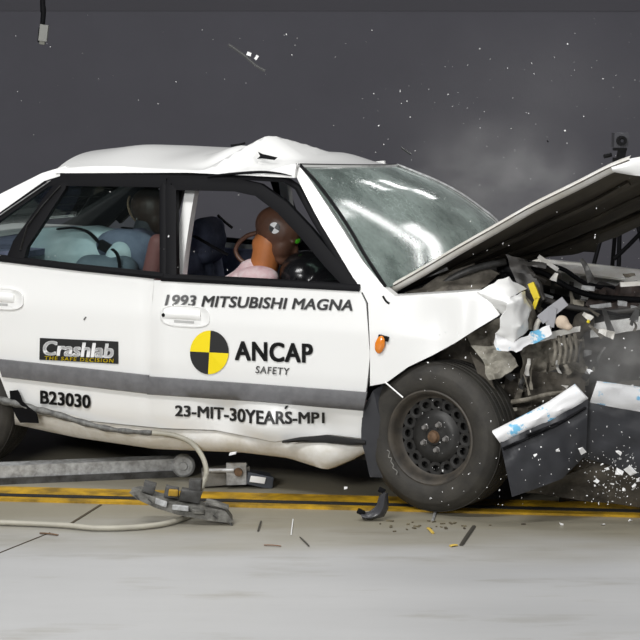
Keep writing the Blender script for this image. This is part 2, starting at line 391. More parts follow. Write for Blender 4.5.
under(track('yellow_strip', (0, 500), (640, 516.3), .052, TRACK, .010, .012), rail)
under(track('slot', (0, 497), (640, 513.3), .045, BELLY, .012, .013), rail)
for (a, b, wd) in (((66, 527), (101, 505), .012), ((-60, 577), (50, 533), .004), ((106, 494), (140, 502), .05)):
    p, q = FL(*a), FL(*b); d = (q - p); n = Vector((-d.y, d.x, 0)).normalized() * wd / 2; Vv = [p - n, q - n, q + n, p + n]
    o = mk('floor_slot', [v + Vector((0, 0, .003)) for v in Vv] + [v - Vector((0, 0, .002)) for v in Vv], [(0, 1, 2, 3), (7, 6, 5, 4), (0, 4, 5, 1), (1, 5, 6, 2), (2, 6, 7, 3), (3, 7, 4, 0)], mat('floor_slot_dark', (.06, .045, .025), .8), fl, False)

# ================================================================== THE CAR
car = empty('crashed_car', CAR_O, (0, R_(1.8), R_(-20)))
tag(car, 'white four-door sedan with crushed front end, lifted bonnet and buckled roof', 'car')

# ---- doors, near side
rear_door = panel('rear_door', [(-38, 257), (0, 261), (80, 270.5), (154, 279)], [(18, 412), (90, 421), (160, 428)],
    [(-38, 257), (-35, 300), (-16, 345), (0, 377), (9, 400), (18, 412)], [(154, 279), (152.3, 300), (153.5, 330), (153, 360), (150.5, 395), (160, 428)], WHITE, car, 34, 26, backmat=BLACK)
front_door = panel('front_door', [(154, 280), (200, 282), (280, 286), (360, 291)], [(158, 428), (215, 430), (253, 437.5), (274, 442), (300, 437), (330, 434.5), (362, 438.5)],
    [(154, 280), (152, 310), (152.5, 345), (151, 376), (149.5, 395), (158, 428)], [(360, 291), (366, 303), (368, 330), (370, 355), (367, 385), (363, 412), (362, 438.5)], WHITE, car, 48, 34, off=.003, backmat=BLACK)
def strip(top, bot, parent, name='rub_strip', o1=.020, m=STRIP):
    G = []
    n = 30; T, B = resample(top, n), resample(bot, n)
    for f, of in ((0, .002), (.04, o1), (.35, o1 + .006), (.65, o1 + .006), (.96, o1), (1, .002)):
        G.append([S(a[0] + (b[0] - a[0]) * f, a[1] + (b[1] - a[1]) * f, of) for a, b in zip(T, B)])
    return shell(name, G, m, parent, Vector((0, .012, 0)))
strip([(-4, 358.5), (148, 375)], [(2, 377), (148, 394)], rear_door)
strip([(147, 376), (260, 384), (367, 392)], [(147, 394.5), (260, 402), (363, 411)], front_door)
# window frames
ribbon('window_frame', [(171, 280, 11), (170, 235, 12), (169.5, 190, 13), (171, 183, 14), (235, 185, 13), (258, 190, 13), (282, 207.5, 14), (305, 232, 14), (330, 262, 14), (352, 287, 12)], BLACK, front_door)
ribbon('belt_moulding', [(161, 277.5, 7), (260, 282.5, 7), (359, 288, 7)], BLACK, front_door, off=.012)
ribbon('window_frame', [(163, 279, 7), (163, 183, 7)], BLACK, rear_door)
ribbon('window_frame', [(166, 181.5, 12), (110, 180.5, 12), (64, 180.5, 11), (50, 200, 13), (34, 224, 14), (20, 244, 15), (15, 259, 17)], BLACK, rear_door)
ribbon('window_frame', [(66, 178, 7), (46, 184, 7), (0, 216.5, 7), (-38, 244, 7)], BLACK, rear_door)
ribbon('belt_moulding', [(-38, 254.5, 6), (0, 258.5, 6), (80, 268, 6), (163, 276.5, 6)], BLACK, rear_door, off=.012)
ribbon('chrome_line', [(60, 186, 1.2), (42, 206, 1.2), (27, 226, 1.2), (20, 250, 1.2)], METALD, rear_door, off=.018, th=.008)
ribbon('chrome_line', [(50, 181, 1.2), (0, 215, 1.2), (-30, 237, 1.2)], METAL, rear_door, off=.016, th=.008)
shell('window_pane', [[S(x, y, -.02) for x, y in r] for r in coons([(70, 185), (160, 185)], [(20, 260), (160, 277)], [(70, 185), (20, 260)], [(160, 185), (160, 277)], 8, 6)], GLASS, rear_door, Vector((0, .004, 0)))
shell('quarter_pane', [[S(x, y, -.02) for x, y in r] for r in coons([(-30, 240), (46, 188)], [(-36, 256), (14, 250)], [(-30, 240), (-36, 256)], [(46, 188), (14, 250)], 8, 5)], GLASS, rear_door, Vector((0, .004, 0)))
# handles
def handle(cx, cy, parent):
    n = 40; out = []; V = []
    def se(t, a, b, e=3.2):
        c, s = math.cos(t), math.sin(t); return a * math.copysign(abs(c) ** (2 / e), c), b * math.copysign(abs(s) ** (2 / e), s)
    G = []
    for a, b, of in ((25, 11.2, .0045), (24.6, 10.9, .009), (23.2, 9.8, .009), (22.6, 9.3, .0055), (10, 3, .0055), (.5, .3, .0055)):
        G.append([S(cx + se(2 * math.pi * i / n, a, b)[0], cy + se(2 * math.pi * i / n, a, b)[1] + .06 * se(2 * math.pi * i / n, a, b)[0], of) for i in range(n + 1)])
    h = shell('door_handle', G, WHITE, parent, Vector((0, .004, 0)))
    shell('handle_grip', [[S(cx - 3 + u, cy - 1.5 + .06 * u + v, .008 + .011 * math.cos(v / 4.6 * 1.5) * (1 - .4 * abs(u / 19) ** 4)) for u in range(-18, 20, 3)] for v in (-4.4, -2.5, 0, 2.5, 4.4)], WHITE, parent, Vector((0, .008, 0)))
    shell('handle_recess', [[S(cx + u, cy + 4.6 + .06 * u + v, .0075) for u in range(-11, 13, 4)] for v in (0, 1.2, 2.4)], mat('recess_grey', (.45, .45, .44), .5), parent, Vector((0, .003, 0)))
    return h
handle(185, 316, front_door); handle(-1.5, 298.5, rear_door)
V, Fc = lathe_vf([(.0, -.006), (.008, -.006), (.009, .0), (.0, .0)], 12); p = S(163.7, 315, .010); mk('key_lock', [v + p for v in V], Fc, BLACK, front_door)

# ---- lettering and decals on the near doors
def text(body, parent, base, heights, m, off=.009, shear=0, bold=0, spacing=1.0, name='lettering'):
    cu = bpy.data.curves.new('t', 'FONT'); cu.body = body; cu.size = 1; cu.shear = shear; cu.space_character = spacing; cu.resolution_u = 4
    ob = bpy.data.objects.new('t', cu); C.objects.link(ob)
    dg = bpy.context.evaluated_depsgraph_get(); me = bpy.data.meshes.new_from_object(ob.evaluated_get(dg)); bpy.data.objects.remove(ob)
    P = [v.co.copy() for v in me.vertices]; Fs = [tuple(f.vertices) for f in me.polygons]; bpy.data.meshes.remove(me)
    x0, x1 = min(p.x for p in P), max(p.x for p in P); H = max(p.y for p in P)
    bl = resample(base, 101); hs = resample([(i, h) for i, h in enumerate(heights)] if len(heights) > 1 else [(0, heights[0]), (1, heights[0])], 101)
    parts = []
    for dx, dy in ([(a * bold, b * bold * .7) for a in (-1, -.33, .33, 1) for b in (-1, 1)] if bold else [(0, 0)]):      # strokes thickened by bold pixels
        V = []
        for p in P:
            t = (p.x - x0) / (x1 - x0) * 100; i = min(99, int(t)); f = t - i
            bx = bl[i][0] * (1 - f) + bl[i + 1][0] * f; by = bl[i][1] * (1 - f) + bl[i + 1][1] * f; h = hs[i][1] * (1 - f) + hs[i + 1][1] * f
            V.append(S(bx + dx, by - (p.y / H) * h + dy, off))
        parts.append((V, Fs))
    V, Fs = merge(parts); me = bpy.data.meshes.new(name); me.from_pydata([tuple(v) for v in V], [], Fs)
    return link(name, me, m, parent, False)
text('1993 MITSUBISHI MAGNA', front_door, [(165, 305.3), (352, 310.5)], [10.6], DGRY, shear=.22, bold=.45, spacing=1.02)
text('ANCAP', front_door, [(235.5, 359.6), (312, 362.4)], [18.2], DBLK, bold=.8, spacing=1.08)
text('SAFETY', front_door, [(255.5, 373), (289.5, 375)], [7], DGRY, shear=.12, bold=.12, spacing=1.12)
text('23-MIT-30YEARS-MP1', front_door, [(175.4, 415.8), (200, 417), (222, 419.3), (240, 421.5), (262, 424.2), (285, 423.6), (324, 422.8)], [10.2, 10.6, 11, 12.5, 13.4, 11.2, 10], DBLK, bold=.5)
text("'", front_door, [(284.6, 414.5), (288, 414.2)], [8.5], DBLK, shear=.3, bold=.2)
text('B23030', rear_door, [(40.6, 403.2), (90, 408)], [12.6], DBLK, bold=.55)
shell('logo_plate', [[S(x, y, .006) for x, y in r] for r in coons([(39.8, 338), (118, 341.6)], [(39.3, 359.6), (118, 363.8)], [(39.8, 338), (39.3, 359.6)], [(118, 341.6), (118, 363.8)], 12, 4)], DBLK, rear_door, Vector((0, .003, 0)))
text('Crashlab', rear_door, [(43.6, 354.6), (113, 357.8)], [13.6], DWHT, shear=.15, bold=.75, off=.010)
text('THE SAFE DECISION', rear_door, [(44.8, 359.7), (113.5, 362.6)], [3.6], YEL, shear=.1, bold=.12, off=.010, spacing=1.25)
def quad_disc(q, m, name):
    V = [S(209.3, 352.4, .009)]; Fc = []; n = 14
    for i in range(n + 1):
        t = R_(90 * q) + R_(90) * i / n; x, y = 19.3 * math.cos(t), -21.8 * math.sin(t); V.append(S(209.3 + x - y * .06 * (1 if True else 0), 352.4 + y + .05 * x, .009))
    for i in range(n): Fc.append((0, i + 1, i + 2))
    return mk(name, V, Fc, m, front_door, False)
for q, m in enumerate((DBLK, YEL, DBLK, YEL)): quad_disc(q, m, 'target_quadrant')
p = S(84.5, 318, .006)
tube('scuff', [S(83.8, 319.6, .004), S(86, 317, .004)], .003, DGRY, rear_door, seg=5, sm=2)

# ---- sills, pillars, roof
sg = coons([(14, 411), (90, 420), (157, 427.5), (215, 429), (253, 436), (290, 440), (320, 436), (367, 438)], [(15, 424.5), (76, 437.5), (155, 449), (243, 452.5), (288, 458), (326, 470), (345, 462), (368, 451)], [(14, 411), (15, 424.5)], [(367, 438), (368, 451)], 50, 6)
G = [[S(p[0], p[1], -.022 - .0 + .02 * math.sin(j / 5 * math.pi) + (.03 * math.exp(-((p[0] - 318) / 26) ** 2))) for p in r] for j, r in enumerate(sg)]
G.append([p + Vector((0, .10, -.012)) for p in G[-1]]); G.append([p + Vector((0, .25, 0)) for p in G[-2]])
sill = shell('sill', G, WHITED, car, Vector((0, .01, .008)))
ribbon('sill_gap', [(282, 442, 2), (300, 440, 4), (325, 439, 7), (350, 442, 6), (365, 443, 4)], BELLY, car, off=.034, th=.02)
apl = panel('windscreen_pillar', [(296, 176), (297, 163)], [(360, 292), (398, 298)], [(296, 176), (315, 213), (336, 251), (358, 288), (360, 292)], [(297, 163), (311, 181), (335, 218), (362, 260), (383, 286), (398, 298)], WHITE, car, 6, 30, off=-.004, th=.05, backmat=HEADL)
ribbon('pillar_seal', [(252, 178.5, 4), (285, 180, 5), (297, 188, 5), (314, 219, 6), (335, 254, 6), (356, 289, 6)], BLACK, car, off=.001)
ribbon('roof_seal', [(60, 175.5, 5), (160, 176, 6), (212, 177.5, 6), (255, 178.5, 4)], BLACK, car, off=.004)
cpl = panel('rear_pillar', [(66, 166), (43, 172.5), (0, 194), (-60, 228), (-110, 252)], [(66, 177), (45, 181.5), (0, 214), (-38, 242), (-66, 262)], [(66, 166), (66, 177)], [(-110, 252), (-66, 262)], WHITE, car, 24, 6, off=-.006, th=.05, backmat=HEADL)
for s in (-1, 1):   # white middle pillars, inboard of the door frames
    a, b = PL(190.5, 188, -.60), PL(177, 282, -.74)
    G = []
    for k in range(9):
        t = k / 8; c = a.lerp(b, t) + Vector((0, -.012 * math.sin(t * math.pi), 0)); hw = .024
        G.append([Vector((c.x - hw, s * -c.y if s == 1 else c.y, c.z)), Vector((c.x + hw, s * -c.y if s == 1 else c.y, c.z))])
    shell('middle_pillar', G, WHITE, car, Vector((0, -s * .05, 0)))

WN = resample([tuple(S(x, y, -.01)) for x, y in ((298, 166), (311, 182), (335, 219), (362, 261), (384, 288))], 65)
WF = resample([tuple(PL(396, 166, .62)), tuple(PL(438, 187, .66)), tuple(PL(462, 202, .70)), tuple(PL(493, 224, .74)), (-.13, .77, .955)], 65)
def wsc(u, v):    # u across near->far, v top->bottom
    k = min(64, max(0, round(v * 64))); a, b = Vector(WN[k]), Vector(WF[k]); bow = 1 - (2 * u - 1) ** 2
    return a.lerp(b, u) + Vector((.09, 0, .03 * v)) * bow + Vector((.015, 0, .02)) * math.sin(v * math.pi)
def roof_z(x, y):
    base = 1.385 + (.012 if x > -1.6 else .012 - .10 * ((x + 1.6) / .55) ** 2 * .55)
    if x > -1.0: base -= .0 * (x + 1.0)
    yy = min(1, abs(y) / .64); z = base + .088 * (1 - yy ** 2.2) - .014 * (y + .6)
    # buckle: folded ridge running diagonally from the rail to the top
    z += .105 * max(0, 1 - abs(x + 1.04 - (y + .36) * .5) / (.30 if x < -1.04 else .17) - abs(y + .36) / .36)
    d = (x + 1.27) + (y + .63) * -.55
    z -= .030 * math.exp(-(d / .05) ** 2) * max(0, min(1, (.1 - y) / .5)) * min(1, max(0, (y + .645) / .12))
    z += .012 * math.exp(-((x + 1.75) / .12) ** 2 - ((y + .25) / .2) ** 2) - .010 * math.exp(-((x + 1.5) / .1) ** 2 - ((y + .3) / .25) ** 2)
    return z
G = []; NX, NY = 60, 40
for j in range(NY):
    v = j / (NY - 1); row = []
    for i in range(NX):
        u = i / (NX - 1); y = -.645 + 1.29 * v; yy = abs(y) / .645
        xf = -.765 + .075 * (1 - yy ** 2) ; xr = -1.98 - .06 * (1 - yy ** 2); x = xr + (xf - xr) * u
        z = roof_z(x, y)
        hd_ = wsc((y + .645) / 1.29, 0); xf = hd_.x + .004; x = xr + (xf - xr) * u; z = roof_z(x, y); b_ = max(0, 1 - (xf - x) / .20); b_ = b_ * b_ * (3 - 2 * b_); z = z * (1 - b_) + (hd_.z + .008) * b_
        row.append(Vector((x, y, z)))
    G.append(row)
roof = shell('roof', G, WHITE, car, Vector((0, 0, -.012)), sharp=20)
side_r = []
for j, (of, f) in enumerate(((0, 0), (.006, .5), (.002, 1))):   # rounded roof edge down to the gutter
    row = []
    for i in range(NX):
        a = G[0][i]; zl = 1.350 + (.035 if a.x > -1.3 else .035 * max(0, 1 - (-1.3 - a.x) / .7)); row.append(Vector((a.x, a.y - .018 * math.sin(f * 1.4), a.z + (min(zl, a.z - .01) - a.z) * f)))
    side_r.append(row)
for s in (1, -1):
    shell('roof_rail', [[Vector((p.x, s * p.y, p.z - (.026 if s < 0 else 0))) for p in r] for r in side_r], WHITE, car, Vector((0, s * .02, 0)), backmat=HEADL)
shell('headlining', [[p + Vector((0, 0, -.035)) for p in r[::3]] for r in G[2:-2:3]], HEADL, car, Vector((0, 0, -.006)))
tp = [(258, 152), (262, 154), (271, 156), (277, 157.5), (274, 160), (262, 158.5), (257, 159), (260, 156)]
def roof_pt(px, py, lift=.006):
    for k in range(400):
        p = PL(px, py, -.66 + k * .003)
        if p.z <= roof_z(p.x, p.y) + lift and k > 0: return p
    return PL(px, py, -.4)
c = [PL(x, y, -.52) for x, y in tp]
mk('torn_flap', c + [q + Vector((0, .008, 0)) for q in c], [tuple(range(8)), tuple(range(15, 7, -1))] + [(i, (i + 1) % 8, 8 + (i + 1) % 8, 8 + i) for i in range(8)], BLACK, car, False)
tube('roof_crack', [PL(x, y, -.668) for x, y in ((207, 178), (213, 175.8), (236, 173.5), (262, 172), (280, 173.5), (292, 176))], lambda t: .001 + .0055 * math.sin(t * 3.14), BLACK, car, seg=5)
c = [PL(231, 145.5, -.1), PL(240, 144.5, -.1), PL(245, 143, -.1)]; tube('roof_tear', c, .006, BLACK, car, sm=2, seg=6)

# ---- windscreen
ws = shell('windscreen', [[wsc(i / 24, j / 16) for i in range(25)] for j in range(17)], WSCREEN, car, Vector((-.004, 0, -.004)))
for s in (0, 1): tube('windscreen_trim', [wsc(s, k / 8) + Vector((.006, 0, .006)) for k in range(9)], .008, (BLACK, METAL)[s], car, seg=6, sm=2)
tube('windscreen_trim', [wsc(k / 8, 0) + Vector((-.004, 0, .004)) for k in range(9)], .009, BLACK, car, seg=6, sm=2)
rbox('rear_view_mirror', wsc(.42, .16) + Vector((-.08, 0, -.03)), (.04, .22, .06), BLACK, car, E3(0, 20, 12), .015)
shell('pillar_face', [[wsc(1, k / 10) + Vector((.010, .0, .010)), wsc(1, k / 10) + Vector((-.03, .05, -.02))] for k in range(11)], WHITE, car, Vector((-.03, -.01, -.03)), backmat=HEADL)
o = mirror(cpl, 'rear_pillar')
for f in o.data.polygons: f.material_index = 0 if f.normal.y > .5 else 1

# ---- rear end (runs out of the picture)
rw = [[Vector((-1.98 - .06 * (1 - (2 * u / 12 - 1) ** 2), -.60 + 1.2 * u / 12, 1.375)).lerp(Vector((-2.58 - .08 * (1 - (2 * u / 12 - 1) ** 2), -.68 + 1.36 * u / 12, 1.03)), v / 8) + Vector((0, 0, .05 * (1 - (2 * u / 12 - 1) ** 2) * (1 - v / 8))) for u in range(13)] for v in range(9)]
rwin = shell('rear_windscreen', rw, GLASS, car, Vector((.003, 0, -.003)))
for k in range(1, 8):
    tube('heater_line', [p + Vector((.006, 0, -.006)) for p in rw[k][1:-1]], .0016, METALD, rwin, seg=4, sm=2)
def quarter(s):
    G = []
    for j, z in enumerate((.97, .93, .75, .55, .40, .22)):
        row = []
        for i in range(15):
            x = -2.30 - .98 * i / 14
            zz = z
            if -2.80 < x < -2.04 and z < .72:
                zz = max(z, .285 + math.sqrt(max(0, .385 ** 2 - (x + 2.42) ** 2)))
            row.append(Vector((x, s * (half_width(x, zz) - (.05 if j == 0 else 0)), zz)))
        G.append(row)
    return shell('rear_quarter', G, WHITE, car, Vector((0, -s * .014, 0)))
quarter(-1); quarter(1)
shell('boot_lid', [[Vector((-2.58 - .62 * i / 8, -.74 + 1.48 * j / 12, 0.975 - .02 * (i / 8) ** 2 + .02 * (1 - (j / 6 - 1) ** 2))) for i in range(9)] + [Vector((-3.24, -.74 + 1.48 * j / 12, .92)), Vector((-3.28, -.74 + 1.48 * j / 12, .62))] for j in range(13)], WHITE, car, Vector((.01, 0, -.012)))
shell('rear_bumper', [[Vector((-3.30 - .10 * (1 - (j / 8 - 1) ** 4) * f, -.86 + 1.72 * j / 16, z)) for j in range(17)] for z, f in ((.62, .6), (.55, 1), (.40, 1), (.24, .8))], STRIP, car, Vector((.03, 0, 0)))
for s in (-1, 1): rbox('tail_lamp', (-3.285, s * .62, .76), (.05, .34, .16), mat('red_lamp', (.35, .01, .01), .25), car, None, .015)
# ---- far side
for o in (rear_door, front_door):
    f = mirror(o, o.name)
    for ch in list(o.children):
        if ch.name.startswith(('window_frame', 'belt_mould', 'rub_strip')): mirror(ch, ch.name.split('.')[0], f)
mirror(sill, 'sill'); 
for o in [x for x in car.children if x.name.startswith('roof_seal')]: mirror(o, 'roof_seal')
for (x0, x1) in ((-1.36, -.42), (-2.2, -1.42)):
    rbox('door_trim', ((x0 + x1) / 2, .775, .62), (x1 - x0, .05, .56), NAVY, car, None, .02)
    rbox('door_trim', ((x0 + x1) / 2, -.775, .58), (x1 - x0, .05, .50), NAVY, car, None, .02)
# underbody
rbox('floor_pan', (-1.35, 0, .22), (3.6, 1.46, .10), BELLY, car, None, .03)
rbox('bulkhead', (-.28, 0, .57), (.05, 1.5, .62), BELLY, car, E3(0, -6, 0), .01)
rbox('parcel_shelf', (-2.36, 0, .965), (.5, 1.34, .03), NAVY, car, None, .01)
rbox('boot_floor', (-2.85, 0, .36), (.8, 1.3, .2), BELLY, car, None, .03)
tube('exhaust_pipe', [(-.3, .2, .14), (-1.2, .22, .12), (-2.4, .25, .15), (-3.2, .4, .2)], .03, METALD, car)

# ---- wheels
def make_wheel():
    V, Fc = [], []; ns, per = 16, 12
    # dished disc with sixteen real holes
    def disc_y(r): return -.004 if r < .062 else -.004 + (r - .062) * .30 if r < .10 else .0075 + (r - .10) * -.02
    n = 16; r0, r1, rc, rh = .112, .166, .139, .0145
    for s in range(n):
        t0 = 2 * math.pi * s / n; hw = math.pi / n; base = len(V); outl = []
        for k in range(per):
            a = 2 * math.pi * k / per + math.pi / per * 0
            V.append(Vector(((rc + rh * 1.0 * math.sin(a)) * math.cos(t0) - rh * 1.18 * math.cos(a) * math.sin(t0), .012, (rc + rh * math.sin(a)) * math.sin(t0) + rh * 1.18 * math.cos(a) * math.cos(t0))))
            ca, sa = math.cos(a), math.sin(a); m_ = max(abs(ca), abs(sa)); q, p_ = ca / m_, sa / m_
            rr = rc + p_ * (r1 - r0) / 2; th = t0 + q * hw; V.append(Vector((rr * math.cos(th), .010 if p_ > -.9 else .012, rr * math.sin(th))))
            V.append(V[base + 3 * k] + Vector((0, .012, 0))) if False else V.append(Vector((V[-2].x, .026, V[-2].z)))
        for k in range(per):
            l = (k + 1) % per; Fc.append((base + 3 * k, base + 3 * l, base + 3 * l + 1, base + 3 * k + 1)); Fc.append((base + 3 * k, base + 3 * k + 2, base + 3 * l + 2, base + 3 * l))
    rim_parts = [(V, Fc)]
    rim_parts.append(lathe_vf([(.0, -.012), (.034, -.012), (.04, -.006), (.058, -.004), (.078, -.008), (.098, .000), (.113, .012)], 64))
    rim_parts.append(lathe_vf([(.0, .05), (.176, .05)], 32))
    Vv, Ff = merge(rim_parts); wh = mk('wheel', Vv, Ff, STEEL, car, True, sharp=35)
    Vr, Fr = (lathe_vf([(.165, .010), (.172, .004), (.178, -.010), (.184, -.030), (.190, -.044), (.198, -.050), (.204, -.048), (.206, -.040), (.200, -.034), (.192, -.020), (.186, .01), (.178, .10), (.200, .14), (.206, .145)], 64)); mk('rim_flange', Vr, Fr, mat('dusty_brown_rim', (.085, .072, .056), .6, col2=(.038, .034, .029), vscale=12), wh, True, sharp=35)
    prof = [(.200, -.040), (.206, -.050), (.222, -.058), (.250, -.064), (.275, -.062), (.282, -.060), (.286, -.056), (.300, -.048), (.312, -.034), (.3175, -.020)]
    tread = []
    for k in range(5):
        y = -.02 + .035 * k; tread += [(.3205, y), (.3205, y + .026), (.313, y + .028), (.313, y + .033)]
    prof += tread + [(.3175, .158), (.31, .17), (.29, .185), (.25, .192), (.21, .18), (.200, .15)]
    Vt, Ft = lathe_vf(prof, 72); tyre = mk('tyre', Vt, Ft, RUBBER, wh, True, sharp=50)
    for k in range(5):
        a = R_(90 + 72 * k); c = Vector((.057 * math.cos(a), -.006, .057 * math.sin(a)))
        Vn, Fn = lathe_vf([(.0, -.022), (.008, -.022), (.0115, -.015), (.0125, -.002), (.015, .0), (.0, .0)], 6)
        mk('wheel_nut', [v + c for v in Vn], Fn, NUT, wh, False)
    Vh, Fh = lathe_vf([(.0, -.03), (.012, -.03), (.022, -.026), (.027, -.014), (.030, -.010), (.030, .0)], 24); mk('hub_cap', Vh, Fh, RUST, wh)
    return wh
wheel = make_wheel(); hub = PL(435, 436.5, -.835); wheel.location = hub + Vector((0, .0, 0)); wheel.rotation_euler = (R_(-2), R_(20), R_(-13))
def copy_tree(o, parent):
    c = o.copy(); C.objects.link(c); c.parent = parent
    for ch in o.children: copy_tree(ch, c)
    return c
for x, y, z, rz in ((-2.42, -.80, .32 - .076, 0), (-2.42, .80, .32 - .076, 180), (.12, .80, .325, 180)):
    c = copy_tree(wheel, car); c.location = (x, y, z); c.rotation_euler = (0, R_(random.uniform(0, 300)), R_(rz))

tube('chalk_mark', [PL(x, y, -.885) for x, y in ((387, 450), (389.5, 452), (388.5, 457), (391.5, 458), (391, 461.5), (393.5, 465), (393, 468), (397, 471), (396.5, 474.5))], .0022, mat('chalk', (.22, .215, .20), .9), car, seg=5, sm=3)
# ---- front: wing, crumpled metal, liner, bumper
wing = panel('front_wing', [(362, 291), (384, 288), (398, 298), (440, 294.5), (478, 290.5)], [(370, 386), (386, 383), (408, 367), (433, 355), (455, 343), (475, 330)],
    [(362, 291), (368, 303), (370, 345), (370, 386)], [(478, 290.5), (490, 301), (500, 315), (475, 330)], WHITE, car, 34, 22, off=.003)
G = []
for k in range(12):
    t = k / 11; px = 390 + 88 * t; a = S(px, 296.5 - 5.5 * t, .0); G.append([a, a + Vector((0, .05, .004)), a + Vector((0, .10, -.03))])
shell('wing_flange', G, WHITE, car, Vector((0, 0, -.008)))
sheet('crumpled_wing', [(477, 291, -.845), (508, 276, -.74), (527, 291, -.70), (509, 296, -.86), (507, 304, -.88), (479.5, 304, -.80), (503, 315, -.83), (490, 303, -.76)], [(0, 1, 3), (1, 2, 3), (0, 3, 4, 5), (5, 4, 6)], WHITE, car, amp=.011, sub=5, smo=2, sharp=45)
sheet('crumpled_wing', [(509, 296, -.87), (526, 293, -.72), (531.5, 307, -.74), (529, 329, -.76), (514, 341, -.86), (495, 335, -.88), (502, 322, -.90), (507, 304, -.90), (519, 300, -.86), (521, 325, -.86)],
      [(0, 1, 8), (1, 2, 8), (2, 3, 9, 8), (3, 4, 9), (4, 5, 6, 9), (6, 7, 8, 9), (7, 0, 8)], WHITE, car, amp=.012, sub=5, smo=4, sharp=45)
sheet('crumpled_wing', [(495, 335, -.87), (514, 341, -.86), (533, 331, -.76), (550, 326, -.72), (551, 334, -.74), (533, 343, -.80), (516, 352, -.86), (497, 351, -.88), (492, 344, -.86)], [(0, 1, 7, 8), (1, 2, 5, 6), (1, 6, 7), (2, 3, 4, 5)], WBLUE, car, amp=.012, sub=5, smo=2, sharp=45)
sheet('crumpled_wing', [(524, 292, -.70), (532, 302, -.68), (536, 320, -.66), (533, 331, -.70), (529, 328, -.74), (530, 308, -.73)], [(0, 1, 5), (1, 2, 4, 5), (2, 3, 4)], DIRT, car, amp=.014, sub=4, smo=2)
crumple('inner_wing', [(466, 334, -.72), (500, 318, -.66), (500, 352, -.70), (476, 352, -.76)], DIRT, car, amp=.012, seed=2)
crumple('inner_wing', [(474, 346, -.80), (504, 344, -.80), (520, 366, -.80), (490, 382, -.84)], mat('pale_dusty_metal', (.42, .40, .34), .7, col2=(.20, .185, .15), vscale=14, bump=.4, bscale=25), car, 20, 16, amp=.03, fr=14, seed=5)
crumple('wheel_arch_liner', [(372, 388, -.66), (476, 336, -.62), (520, 400, -.60), (520, 470, -.60)], DIRTD, car, 26, 18, amp=.010, seed=3)
for s_, q in ((4, [(470, 352, -.80), (492, 378, -.80), (512, 425, -.78), (500, 428, -.76)]),):
    crumple('wheel_arch_liner', q, DIRTD, car, amp=.016, seed=s_)
lp = [(362, 411), (373, 391), (387, 382), (380, 418), (378, 446), (384, 478), (370, 477), (364, 452), (361, 440)]
sheet('arch_flap', [(*a, -.845 if i != 2 else -.80) for i, a in enumerate(lp)], [(0, 1, 2, 3), (0, 3, 4, 8), (8, 4, 7), (7, 4, 5, 6)], BUMP, car, th=.01, amp=.004)
tube('dangling_sliver', [S(385, 382, .02), S(403, 397.5, .05)], .0035, CHIPW, car, seg=5, sm=2)
# radiator, slam panel, headlamp remains
crumple('radiator', [(520, 345, -.66), (582, 334, -.50), (590, 384, -.52), (520, 392, -.66)], DIRT, car, 34, 22, amp=.030, fr=13, seed=6)
for k in range(5):
    x = 553 + k * 5.4; tube('radiator_fin', [PL(x, 337 - k * .8, -.66), PL(x + 2.5, 350, -.685), PL(x + .5, 365 - k, -.67)], .008, DIRT, car, seg=6, sm=4)
crumple('front_panel', [(570, 334, -.40), (672, 318, -.20), (672, 392, -.20), (570, 392, -.40)], mat('dusty_grey_panel', (.115, .108, .096), .75, col2=(.065, .06, .052), vscale=5, bump=.3, bscale=12), car, 22, 14, amp=.02, fr=5, seed=9)
crumple('slam_panel', [(590, 324, -.50), (660, 313, -.40), (660, 326, -.42), (590, 338, -.52)], mat('scraped_pale_metal', (.62, .62, .60), .5, col2=(.40, .39, .37), vscale=20), car, 20, 5, amp=.005, fr=12, seed=3)
crumple('slam_panel', [(533, 336, -.72), (580, 326, -.62), (580, 331, -.62), (533, 344, -.72)], WHITED, car, 20, 5, amp=.008, fr=16, seed=4)
crumple('lower_grille', [(505, 372, -.66), (588, 372, -.60), (580, 418, -.62), (508, 436, -.68)], DIRTD, car, 22, 16, amp=.03, fr=12, seed=11)
crumple('lower_grille', [(560, 384, -.50), (690, 378, -.36), (690, 520, -.36), (560, 500, -.50)], DIRTD, car, 22, 16, amp=.03, fr=8, seed=12)
tube('torn_bracket', [PL(512, 402, -.74), PL(530, 399, -.76), PL(548, 394, -.75), PL(566, 392, -.72)], lambda t: .012 - .004 * t, DIRT, car, seg=6)
# bumper: torn side corner and the rest of the face
def bump_piece(top, bot, yt, name, m, th, bul=.03, nu=22, nv=8):
    G = []; T, B = resample(top, nu), resample(bot, nu)
    for j in range(nv):
        f = j / (nv - 1)
        G.append([PL(a[0] + (b[0] - a[0]) * f, a[1] + (b[1] - a[1]) * f, yt(i / (nu - 1)) - bul * math.sin(math.pi * f) ** .7 + .012 * noise.noise(Vector((i * .3, j * .4, len(name) + top[0][0])))) for i, (a, b) in enumerate(zip(T, B))])
    return shell(name, G, m, car, Vector((-.006, th, 0)))
fb = bump_piece([(492, 432), (520, 418), (548, 403), (575, 385)], [(500, 443), (530, 430), (560, 416), (588, 399)], lambda t: -.97 + .14 * t, 'front_bumper_lid', WBLUE, .03, .018)
b1 = bump_piece([(500, 441), (530, 429), (560, 415), (588, 399)], [(512, 497), (535, 489), (562, 479), (586, 455)], lambda t: -.972 + .14 * t, 'front_bumper', BUMP, .03, .012, nv=12)
bump_piece([(503, 448), (530, 436), (560, 422), (586, 407)], [(504, 450.5), (531, 438.5), (561, 424.5), (586, 409)], lambda t: -.992 + .14 * t, 'bumper_groove', BLACK, .01, .002, nv=4)
bump_piece([(527, 434.5), (545, 428), (566, 419)], [(528, 436.5), (545, 430), (566, 421)], lambda t: -.965 + .08 * t, 'torn_lip', BLACK, .01, .002, nv=4)
